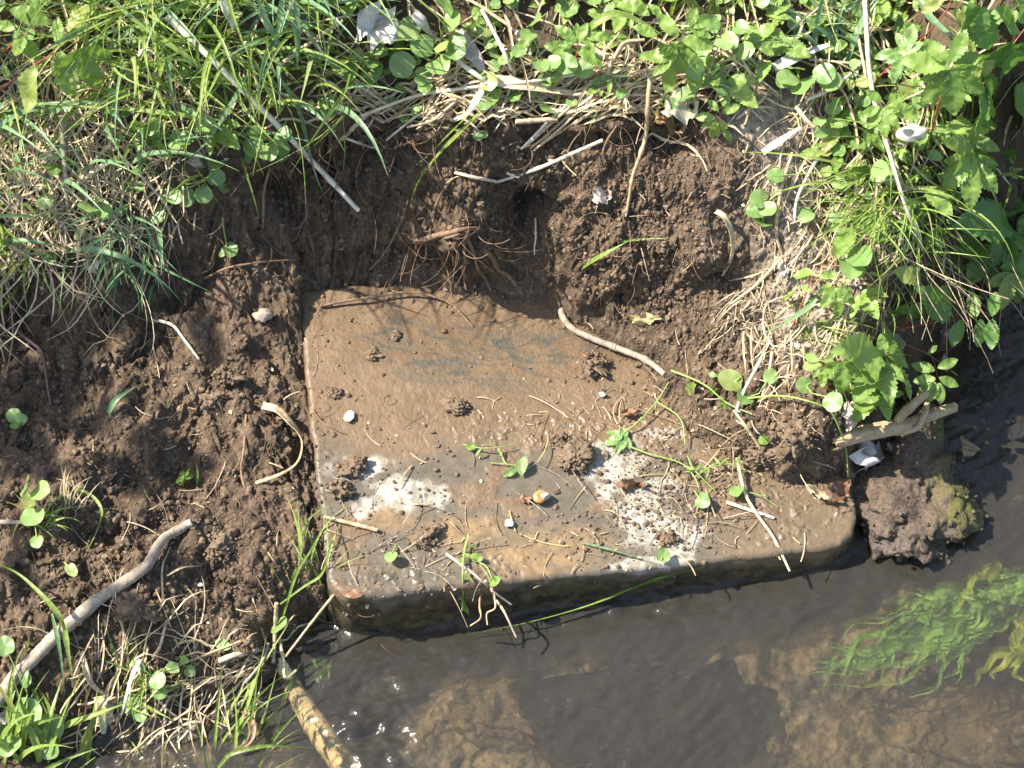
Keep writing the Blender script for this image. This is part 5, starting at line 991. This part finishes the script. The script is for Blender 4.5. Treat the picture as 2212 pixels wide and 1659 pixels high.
# tufts
GT = "grass tufts"
for args in [
 ("fine bright tuft of grass arching out over the right bank", 1925, 430, 95, 230, 5.5, 'leaf', 1.1, -125, (15, 75), 95),
 ("fine grass tuft drooping at the right bank's edge above the dark water", 2010, 520, 60, 230, 5, 'grass', 1.2, -90, (5, 60), 95),
 ("dense leafy grass tuft in the lower left corner", 50, 1640, 30, 250, 16, 'grass', 1.6, 80, (40, 75), 70),
 ("grass tuft leaning up along the wet edge left of the submerged rod", 500, 1640, 18, 260, 9, 'grass', .5, 62, (35, 60), 30),
 ("small grass tuft in the wet litter at the lower left", 290, 1500, 30, 130, 7, 'grass', 2.0, 60, (20, 60), 70),
 ("blue-green tuft with broad blades at the upper right", 1810, 110, 30, 220, 13, 'bluegrass', 1.4, 125, (30, 75), 60),
 ("blue-green tuft standing at the top edge left of the middle", 600, 20, 22, 230, 14, 'bluegrass', 1.5, -80, (30, 80), 90),
 ("grass tuft hanging at the left edge over the bare soil", 20, 510, 30, 190, 9, 'grass', 1.2, -100, (10, 60), 80),
 ("grass tuft fringing the soil below the shaded straw", 270, 520, 36, 170, 8, 'bluegrass', 1.3, -100, (0, 50), 80),
 ("upright bright tuft behind the palmate plants at the right", 2020, 300, 26, 170, 8, 'grass', 1.2, 90, (50, 85), 50),
 ("loose tuft of long blades in the upper left grass", 470, 190, 26, 280, 9, 'grass', 1.8, 170, (20, 65), 60),
 ("loose bright tuft leaning right at the top left", 330, 60, 24, 230, 9, 'grass', 2.2, 0, (25, 70), 70),
 ("small tuft at the top edge right of the arching blade", 1500, 20, 14, 180, 11, 'grass', 1.6, 60, (30, 80), 60),
 ("thin tuft along the slab's left edge near the front", 650, 1270, 14, 150, 6, 'grass', .9, 70, (20, 60), 50),
 ("thin wisps of grass by the moneywort clump in the left soil", 90, 1130, 14, 90, 5, 'grass', 2.5, 60, (20, 60), 80),
 ("dry grass wisp standing above the moneywort clump in the left soil", 150, 1090, 14, 90, 4, 'straw', 1.0, 80, (40, 80), 30),
 ("fine green wisps on the litter slope under the round leaves", 1760, 720, 26, 160, 4.5, 'grass', 1.5, 30, (10, 45), 50)]:
    lab, x_, y_, n_, L_, w_, mt, sp, az, e0, bd = args; tuft("grass_tuft", lab, GT, x_, y_, n_, L_, w_, mt, sp, az, e0, bd, rad=max(10, L_ * .17))

# ------------------------------------------------------------------ the mossy stone and things under water
def m_moss():
    m, nt, out = newmat("mossy_stone"); k = NT(nt); n1 = k.noise(45, 5, .65); n2 = k.noise(300, 4, .6)
    col = k.mix(k.ramp(n2, .35, .7), (0.050, 0.036, 0.024), (0.145, 0.10, 0.065)); ms = k.mix(n2, (0.045, 0.050, 0.010), (0.16, 0.135, 0.03))
    g = k.n("ShaderNodeNewGeometry"); sx = k.n("ShaderNodeSeparateXYZ"); k.l(g.outputs["Position"], sx.inputs[0])
    side_ = k.ramp(k.math('ADD', sx.outputs[0], k.math('MULTIPLY', n1, .03)), .425, .46); col = k.mix(k.math('MULTIPLY', side_, k.ramp(n1, .38, .55)), col, ms)
    wetz = k.ramp(sx.outputs[2], .035, .008); col = k.mix(k.math('MULTIPLY', wetz, .6), col, (0.03, 0.022, 0.016)); ro = k.math('SUBTRACT', .9, k.math('MULTIPLY', wetz, .65))
    b = k.bsdf(col, ro, k.bump(k.math('ADD', n1, n2), .8, .003), .5); k.l(b.outputs[0], out.inputs[0]); return m
M['moss'] = m_moss()
def rock(name, lab, cat, px_, py_, zc, rx, ry, rz, mat, seed, amp=.3, detail=.1, group=None):
    V, Fq = ico(6, seed, amp); n_ = fbm(V[:, 0] + V[:, 2] * .6, V[:, 1] + V[:, 2] * .5, .25, 5, seed + 3); V = V * (1 + detail * n_[:, None]); p = atz(px_, py_, zc); mb = MB(); mb.add(p + V * np.array([rx, ry, rz]), Fq, .5); return tag(mb.build(name, M[mat], origin=p), lab, cat, group)
mb = MB(); V, Fq = ico(6, 74, .2); n_ = fbm(V[:, 0] + V[:, 2] * .6, V[:, 1] + V[:, 2] * .5, .5, 3, 77) * .20 + np.abs(fbm(V[:, 0] - V[:, 2] * .7, V[:, 1] + V[:, 2] * .8, .30, 5, 78)) * .10 - .04; V = V * (1 + n_[:, None]) * np.array([.063, .086, .058]); p0 = atz(1970, 1075, .002); mb.add(p0 + V, Fq, .5)
for _ in range(520):
    v = V[random.randrange(len(V))]
    if p0[2] + v[2] > -.004: crumb(mb, p0 + v * random.uniform(.96, 1.06), (.0007 + .0030 * random.random() ** 3), CR2)
tag(mb.build("mossy_stone", M['moss'], origin=p0), "wet mossy stone standing out of the water at the slab's right", "stone")
M['bedstone'] = m_plain("stone_brown", (0.055, 0.042, 0.026), (0.19, 0.135, 0.078), 40, .8, .4, (0.28, .21, .13)); M['bedslab'] = m_plain("stone_blue_grey", (0.006, 0.007, 0.010), (0.028, 0.025, 0.024), 30, 1.0, .4, (0.075, .05, .03), spec=0.0)
M['rod'] = m_plain("rod_ochre_caustic", (0.60, 0.42, 0.21), (0.92, 0.78, 0.52), 60, .6, .5, (0.95, .85, .65))  # ochre branch; its pale mottling is caustic light painted into the colour
mb = MB(); P = cr([atz(598, 1425, .002), atz(625, 1470, -.008), atz(665, 1540, -.013), atz(705, 1600, -.014), atz(790, 1720, -.018)], 40); tube(mb, P, np.interp(np.linspace(0, 1, 40), [0, .15, .6, 1], [12, 17, 25, 29]) * PX, 14, .07, .5, [(.3, .1), (.62, .1)]); tag(mb.build("submerged_rod", M['rod'], origin=P[10]), "ochre branch lying under water, running off the bottom edge", "branch")
def flat_stone(name, lab, outl, z, th, mat):
    pts = resample([tuple(atz(*q, z)[:2]) for q in outl], 120); pts = pts + .007 * np.c_[fbm(pts[:, 0], pts[:, 1], .04, 4, 611), fbm(pts[:, 0], pts[:, 1], .04, 4, 613)]; c_ = pts.mean(0); rg = []
    for f in [.02, .2, .4, .6, .8, .92, .985]: q = c_ + (pts - c_) * f; rg.append(np.c_[q, z + .006 * fbm(q[:, 0], q[:, 1], .05, 4, 9) - .022 * max(0, f - .55) ** 2 * 4])
    q = c_ + (pts - c_) * 1.0; rg.append(np.c_[q, np.full(120, z - .026)]); rg.append(np.c_[q, np.full(120, z - th)]); V = np.concatenate(rg); n_ = len(rg); i = np.arange(n_ - 1)[:, None] * 120; j = np.arange(120)[None]; j2 = (j + 1) % 120
    mb = MB(); mb.add(V, np.stack([i + j, i + j2, i + 120 + j2, i + 120 + j], -1).reshape(-1, 4), .5); return tag(mb.build(name, M[mat], origin=np.append(c_, z)), lab, "stone")
flat_stone("submerged_stone", "large flat dark blue-grey stone lying under the water in front of the slab", [(1090, 1470), (1180, 1450), (1300, 1440), (1480, 1425), (1590, 1410), (1612, 1450), (1610, 1510), (1555, 1580), (1440, 1655), (1320, 1680), (1210, 1640), (1130, 1560)], -.052, .06, 'bedslab')
GQ = "stones on the stream bed"
for k, (lab, x_, y_, z_, a_, b_, c_) in enumerate([("brown stone under water right of the slab's corner", 1940, 1275, -.07, .035, .04, .03), ("ochre stone under water at the left of the flat dark stone", 1080, 1530, -.085, .05, .035, .03), ("brown stone under water close to the slab's front face", 1010, 1435, -.095, .04, .03, .03), ("small orange-tan pebble under water at the right of the flat stone", 1672, 1608, -.05, .008, .009, .007), ("brown stone under the weed at the right edge", 2150, 1190, -.09, .05, .06, .03), ("tan stone under water by the submerged ochre branch", 780, 1470, -.095, .045, .035, .03), ("broad ochre stone at the bottom right under water", 2080, 1600, -.11, .07, .05, .03), ("brown stone under water at the bottom middle", 1780, 1330, -.105, .05, .04, .03)]): rock("stream_stone", lab, "stone", x_, y_, z_, a_, b_, c_, 'bedstone', 80 + k, .3, .1, GQ)
M['weed'] = m_leaf("weed_green", (0.17, 0.42, 0.07), (0.40, 0.62, 0.17), .35, .5, (.3, .7, .1)); M['weedyellow'] = m_leaf("weed_yellow", (0.22, 0.32, 0.03), (0.42, 0.48, 0.07), .35, .5, (.5, .6, .08))
def weed(lab, foot, tips, wid, mat, z0=-.05, n_per=1):
    root = empty("water_weed", atz(*foot, z0), lab, "water weed", "water weeds")
    for (tx, ty, tz) in tips:
        A, B = atz(foot[0] + random.uniform(-25, 25), foot[1] + random.uniform(-20, 20), z0), atz(tx, ty, tz); n_ = 24; t = np.linspace(0, 1, n_)[:, None]; P = A + (B - A) * t; L = np.linalg.norm(B - A); ph = random.uniform(0, 6.3); sd_ = np.cross(B - A, [0, 0, 1]); sd_ /= np.linalg.norm(sd_) + 1e-9
        P = P + sd_ * (.05 * L * np.sin(t * 9 + ph) + .022 * L * np.sin(t * 23 + ph)) + np.array([0, 0, 1]) * (.006 * np.sin(t * 13 + ph)); P[:, 2] = np.minimum(P[:, 2], -.006); mb = MB()
        ribbon(mb, P, np.interp(t[:, 0], [0, .3, .8, 1], [.5, 1, .8, .1]) * wid * random.uniform(.6, 1.2) * PX, .2, random.gauss(0, .8), r=random.random(), roll=random.gauss(0, .4)); mb.build("frond", M[mat], root)
g7 = np.random.default_rng(77)
weed("long green water weed streaming left in the current at the right", (2190, 1290), [(1750 + g7.uniform(0, 330), 1400 + (k % 5) * 22 + g7.uniform(-20, 20), -.022 - .005 * (k % 3)) for k in range(34)], 15, 'weed')
weed("upper green fronds streaming under water at the right edge", (2240, 1260), [(1850 + g7.uniform(0, 250), 1310 + g7.uniform(-20, 60), -.024) for k in range(20)], 16, 'weed')
weed("yellow-green weed patch under water at the right, above the long weed", (2120, 1240), [(2060, 1320, -.02), (2000, 1330, -.025), (2090, 1290, -.015), (2160, 1230, -.015), (1960, 1345, -.03), (2130, 1190, -.02)], 30, 'weedyellow')
weed("pale yellow weed at the right edge of the water", (2215, 1360), [(2150, 1470, -.02), (2080, 1480, -.02), (2190, 1440, -.015), (2205, 1480, -.015)], 22, 'weedyellow')
weed("small green weed under water beside the slab's front left corner", (690, 1450), [(668, 1430, -.01), (700, 1425, -.01), (715, 1448, -.01), (680, 1470, -.012), (665, 1455, -.01)], 22, 'weed', -.03)

# ------------------------------------------------------------------ a shrub on the bank outside the frame, left: it throws the dappled shade
T0 = at(230, 720, 0); sdv = np.array(sd); root = empty("shrub", (-1.35, .30, gz(-.71, .3)), "leafy shrub on the bank beyond the left edge, throwing dappled shade on the soil", "shrub")
cc = T0 + sdv * 1.35; tr_ = MB(); lf = MB(); foot = np.array([-1.38, .34, .36]); gS = np.random.default_rng(9)
for k in range(16):
    tgt = T0 + sdv * (1.35 + gS.uniform(-.15, .15)) + np.array([gS.uniform(-.28, .22), gS.uniform(-.20, .22), 0]) ; P = cr([foot + gS.normal(size=3) * .02, (foot + tgt) / 2 + gS.normal(size=3) * .06 + [-.05, 0, .05], tgt], 14); tube(tr_, P, np.linspace(.007, .0018, 14), 6, .05, .5)
    for _ in range(12):
        q = P[gS.integers(7, 14)] + gS.normal(size=3) * np.array([.05, .05, .03]); d = gS.normal(size=3) * np.array([1, 1, .4]); addleaf(lf, gS.choice(['oval', 'serr']), q, d, np.array([gS.normal() * .4, gS.normal() * .4, 1.0]), gS.uniform(.05, .09))
tr_.build("stems", M['twig'], root); lf.build("foliage", M['leafdark'], root)
# ------------------------------------------------------------------ stuff: what nobody could count
def cleared(px_, py_, g):
    C_ = np.array(CLEAR); out = np.zeros(len(px_), bool)
    for x_, y_, r_ in C_: out |= (px_ - x_) ** 2 + (py_ - y_) ** 2 < r_ * r_
    return out & (g.random(len(px_)) < .9)
def sample(n, poly, seed, bx=(-0.71, 0.72), by=(-0.48, 0.55), weight=None):
    g = np.random.default_rng(seed); out = []
    while len(out) < n:
        x = g.uniform(*bx, 4000); y = g.uniform(*by, 4000); z = surf(x, y); px_, py_ = proj(x, y, z); ok = inpoly(px_, py_, poly) & (z > 0.002)
        if weight is not None: ok &= g.random(4000) < weight(px_, py_)
        ok &= ~cleared(px_, py_, g)
        out += list(zip(x[ok], y[ok], z[ok]))
    return out[:n]
VEG = [(-60, 600), (150, 600), (330, 560), (450, 400), (590, 310), (720, 225), (1000, 235), (1300, 215), (1480, 205), (1590, 215), (1640, 160), (1740, 230), (1790, 400), (1830, 560), (1890, 690), (2010, 590), (2090, 560), (2700, 480), (2700, -500), (-450, -500), (-450, 600)]
def wgrass(px_, py_): return np.clip(0.35 + 0.4 * ((px_ < 780) & (py_ < 330)) + 0.12 * (px_ > 1750) - 0.22 * ((px_ > 800) & (px_ < 1600)) - .25 * ((px_ < 420) & (py_ > 240)), .10, 1)
mb = MB()
for x, y, z in sample(1250, VEG, 401, weight=wgrass):
    a = random.gauss(-1.75, 1.1); L = random.uniform(.03, .095) * (1.75 if proj(x, y, z)[0] < 780 and proj(x, y, z)[1] < 280 else 1); P = grow((x, y, z), a, math.radians(random.uniform(12, 65)), L, math.radians(random.uniform(30, 110)), 8, curl=random.gauss(0, .5))
    ribbon(mb, P, np.interp(np.linspace(0, 1, 8), [0, .3, 1], [.6, 1, .06]) * random.choice([.0014, .002, .0028, .0038]), random.uniform(.15, .6), random.gauss(0, .8), r=random.random(), roll=random.gauss(0, .5))
for x, y, z in sample(190, [(-60, -80), (760, -80), (720, 200), (560, 260), (300, 260), (-60, 230)], 407):
    P = grow((x, y, z), random.gauss(-1.4, 1.2), math.radians(random.uniform(20, 70)), random.uniform(.06, .15), math.radians(random.uniform(40, 120)), 9, curl=random.gauss(0, .5))
    ribbon(mb, P, np.interp(np.linspace(0, 1, 9), [0, .3, 1], [.6, 1, .06]) * random.uniform(.002, .0052), random.uniform(.15, .5), random.gauss(0, .7), r=random.random(), roll=random.gauss(0, .5))
tag(mb.build("grass", M['grass'], origin=(0, .3, .3)), kind="stuff")
mb = MB()
for x, y, z in sample(110, [(-40, -60), (800, -60), (760, 200), (600, 320), (420, 420), (330, 560), (-40, 590)], 402):
    P = grow((x, y, z), random.gauss(-1.5, 1.0), math.radians(random.uniform(40, 85)), random.uniform(.06, .16), math.radians(random.uniform(40, 120)), 9, curl=random.gauss(0, .4))
    ribbon(mb, P, np.interp(np.linspace(0, 1, 9), [0, .3, 1], [.6, 1, .06]) * random.uniform(.003, .0075), .3, random.gauss(0, .6), r=random.random(), roll=random.gauss(0, .4))
tag(mb.build("bluish_grass", M['bluegrass'], origin=(-.3, .3, .3)), kind="stuff")

def lay(mb, x, y, a, L, wid, h, arch, curl, n=9, drop=0.7):
    st = L / (n - 1); P = []; prev = None
    for k in range(n):
        z = gz(x, y) + h + arch * math.sin(math.pi * k / (n - 1))
        if prev is not None and z < prev - .016 and k > 2: break
        if prev is not None: z = max(z, prev - drop * st); z = min(z, prev + 0.9 * st + 0.001)
        P.append((x, y, z)); prev = z; x += st * math.cos(a); y += st * math.sin(a); a += curl / n
    if len(P) < 3: return
    n = len(P)
    ribbon(mb, np.array(P), np.interp(np.linspace(0, 1, n), [0, .2, .8, 1], [.8, 1, .9, .3]) * wid, random.uniform(.2, .9), random.gauss(0, .9), r=random.random(), roll=random.gauss(0, .5))
mb = MB()
LEFT = [(-300, 190), (430, 190), (560, 320), (430, 430), (350, 590), (-300, 625)]
for x, y, z in sample(1300, LEFT, 411): lay(mb, x, y, random.choice([random.gauss(-1.6, .45), random.uniform(0, 6.28)]), random.uniform(.03, .12), random.uniform(.0008, .0022), random.uniform(.002, .02), random.uniform(0, .015), random.gauss(0, 1.2))
for x, y, z in sample(420, [(600, 230), (1000, 170), (1560, 130), (1640, 290), (1480, 275), (1280, 285), (1000, 275), (720, 290)], 412): lay(mb, x, y, random.gauss(0.25, .45) + random.choice([0, math.pi]), random.uniform(.02, .09), random.uniform(.001, .0034), random.uniform(.002, .013), random.uniform(0, .012), random.gauss(0, .8))
for x, y, z in sample(520, [(1580, 220), (1760, 230), (2000, 480), (1960, 680), (1860, 860), (1700, 830), (1570, 690), (1640, 520), (1610, 330)], 413): lay(mb, x, y, random.choice([random.gauss(-1.9, .4), random.uniform(0, 6.28)]), random.uniform(.006, .05), random.uniform(.0006, .0020), random.uniform(.001, .006), random.uniform(0, .006), random.gauss(0, .8))
for x, y, z in sample(1900, VEG, 414): lay(mb, x, y, random.uniform(0, 6.28), random.uniform(.03, .12), random.uniform(.001, .0035), random.uniform(.003, .02), random.uniform(0, .015), random.gauss(0, .9))
for x, y, z in sample(150, [(170, 1400), (560, 1390), (720, 1310), (700, 1340), (600, 1480), (520, 1659), (180, 1659), (160, 1500)], 415): lay(mb, x, y, random.gauss(.9, .6) + random.choice([0, math.pi]), random.uniform(.02, .09), random.uniform(.0008, .0022), random.uniform(.002, .008), random.uniform(0, .01), random.gauss(0, .8))
tag(mb.build("dry_grass", M['straw'], origin=(0, .3, .3)), kind="stuff")
# overhanging roots and dry stems at the right lip, above the dark water
mb = MB()
for k in range(46):
    px_ = random.uniform(1900, 2160); p = at(px_, 560 + random.uniform(-50, 40) + (2030 - px_) * .25, 0.004); L = random.uniform(.04, .13)
    P = grow(p, random.gauss(-1.3, .4), math.radians(random.uniform(-30, 25)), L, math.radians(random.uniform(30, 70)), 8, curl=random.gauss(0, .7)); tube(mb, P, random.uniform(.0003, .0006), 5, .05)
tag(mb.build("hanging_stems", M['fleck'], origin=(.45, .1, .1)), kind="stuff")

# low ground cover: small round and serrate leaves
def wcov_(px_, py_): return np.clip(0.25 + .75 * ((px_ > 700) & (px_ < 1560) & (py_ < 230)) + .5 * ((px_ > 1450) & (py_ < 420)) + .35 * (px_ > 1850) + .25 * ((px_ > 280) & (px_ < 640) & (py_ > 200)), 0, 1)
mb = MB(); mb2 = MB()
for x, y, z in sample(1600, VEG, 421, weight=wcov_):
    px_, py_ = [float(v) for v in proj(x, y, z)]
    for _ in range(random.choice([1, 2, 2, 3])):
        q = np.array([x + random.gauss(0, .007), y + random.gauss(0, .007), 0]); q[2] = gz(q[0], q[1]) + random.uniform(.004, .028); a = random.uniform(0, 6.28)
        kd = random.choices(['round', 'oval', 'serr', 'lance', 'tri'], [5, 2, 2 + 3 * (px_ > 1150), 2, 1 + 2 * (px_ > 1200)])[0]
        addleaf(mb if kd in ('round', 'oval') else mb2, kd, q, np.array([math.cos(a), math.sin(a), random.uniform(-.2, .4)]), upn(.4), random.uniform(.008, .020) * (random.uniform(1.3, 2.3) if kd in ('serr', 'tri') else 1))
tag(mb.build("ground_cover", M['roundleaf'], origin=(0, .3, .3)), kind="stuff"); tag(mb2.build("leafy_ground_cover", M['leaf'], origin=(0, .3, .3)), kind="stuff")

# loose crumbs of soil
def scatter(mb, spots, rlo, rhi, seed, lib=CR1, sink=.2):
    g = np.random.default_rng(seed)
    for px_, py_, sx_, sy_, n in spots:
        for _ in range(n):
            q = at(px_ + g.normal() * sx_, py_ + g.normal() * sy_, 0)
            if q[2] < .004: continue
            r = rlo * (1 - g.random() * (1 - (rlo / rhi) ** 2.0)) ** -.5; crumb(mb, q + [0, 0, r * (.6 - sink)], r, lib)
mb = MB()
scatter(mb, [(980, 800, 190, 110, 260), (1150, 930, 200, 28, 420), (900, 1010, 120, 60, 170), (850, 1250, 90, 26, 330), (1030, 1240, 60, 40, 200), (1000, 1120, 130, 70, 200), (1220, 1140, 80, 50, 160), (1360, 1030, 90, 60, 70), (1420, 1170, 90, 40, 80), (1560, 1090, 130, 50, 1100), (1480, 980, 90, 50, 800), (1700, 1070, 90, 45, 1500), (1600, 1010, 90, 36, 1500), (1440, 950, 80, 40, 900), (1500, 1120, 120, 40, 700), (1350, 1120, 80, 60, 120), (850, 1240, 90, 30, 300), (1420, 900, 90, 40, 600), (1340, 850, 90, 40, 200), (1300, 760, 50, 40, 120), (690, 850, 16, 120, 130), (700, 1080, 14, 80, 70), (760, 690, 50, 25, 110), (1000, 650, 120, 14, 160), (1800, 1110, 40, 25, 70), (1150, 1200, 200, 40, 90)], .0005, .0034, 431)
G3 = np.random.default_rng(5)
scatter(mb, [(300, 900, 240, 150, 2600), (330, 1230, 230, 110, 3200), (1350, 480, 150, 110, 5200), (950, 450, 140, 110, 2200), (1500, 640, 120, 70, 1500), (640, 480, 150, 80, 900), (1600, 800, 110, 110, 600), (1680, 960, 80, 50, 450)], .0006, .0042, 432)
tag(mb.build("soil_crumbs", M['crumb'], origin=(0, 0, .1), smooth_sh=False), kind="stuff")
# flecks of straw, seed husk and bark lying on soil and slab
mb = MB()
for (px_, py_, sx_, sy_, n) in [(1200, 930, 170, 35, 90), (1420, 900, 110, 60, 80), (1550, 1060, 140, 70, 80), (1600, 960, 90, 60, 40), (1000, 1080, 180, 90, 30), (900, 1240, 130, 40, 30), (300, 950, 260, 200, 70), (1350, 470, 200, 130, 60), (1700, 650, 110, 170, 200), (1680, 280, 80, 60, 90), (1250, 1180, 160, 50, 30), (380, 1390, 160, 60, 50)]:
    for _ in range(n):
        q = at(px_ + G3.normal() * sx_, py_ + G3.normal() * sy_, .0012)
        if q[2] < .004: continue
        a = random.uniform(0, 6.28); L = random.choice([.0025, .004, .004, .006, .009, .016]) * random.uniform(.6, 1.2); d = np.array([math.cos(a), math.sin(a), random.uniform(-.1, .2)])
        if random.random() < .72: ribbon(mb, cr([q, q + d * L / 2 + np.array([-d[1], d[0], .06]) * L * random.gauss(0, .07) + [0, 0, .0004], q + d * L], 5), random.uniform(.0005, .0014), .3, random.gauss(0, .6), r=random.random(), thick=.0004)
        else: addleaf(mb, 'oval', q, d, upn(.5), random.uniform(.0025, .006))
for (px_, py_, sx_, sy_, n) in [(1480, 1010, 140, 80, 46), (1200, 1120, 200, 60, 26), (900, 1220, 110, 50, 16), (1350, 900, 110, 40, 22), (330, 1150, 240, 200, 40), (1650, 900, 90, 80, 26), (1350, 420, 160, 120, 22)]:
    for _ in range(n):
        q = at(px_ + G3.normal() * sx_, py_ + G3.normal() * sy_, .002)
        if q[2] < .006: continue
        P = grow(q, random.uniform(0, 6.28), random.uniform(-.1, .5), random.uniform(.015, .05), random.uniform(0, 1.2), 9, hmin=.0012, curl=random.gauss(0, .55)); ribbon(mb, P, random.uniform(.0005, .0012), .4, random.gauss(0, .8), r=random.random(), thick=.0003)
tag(mb.build("litter_flecks", M['fleck'], origin=(0, 0, .1)), kind="stuff")
# hair roots on the bank face
mb = MB()
for (px_, py_, sx_, sy_, n, L) in [(980, 500, 60, 50, 60, .05), (600, 430, 130, 70, 60, .05), (1450, 300, 120, 30, 50, .04), (850, 300, 90, 30, 40, .05), (620, 960, 90, 90, 30, .05), (430, 1420, 130, 30, 60, .03), (1300, 500, 150, 100, 50, .03), (300, 1100, 250, 180, 60, .03)]:
    for _ in range(n):
        q = at(px_ + G3.normal() * sx_, py_ + G3.normal() * sy_, .002); P = grow(q, random.gauss(-1.5, .7), math.radians(random.uniform(-60, 20)), L * random.uniform(.5, 1.3), math.radians(random.uniform(-20, 60)), 8, hmin=.001, curl=random.gauss(0, 2.6)); tube(mb, P, random.uniform(.0002, .00045), 4, 0, random.random(), caps=False)
tag(mb.build("hair_roots", M['root'], origin=(0, .2, .2)), kind="stuff")
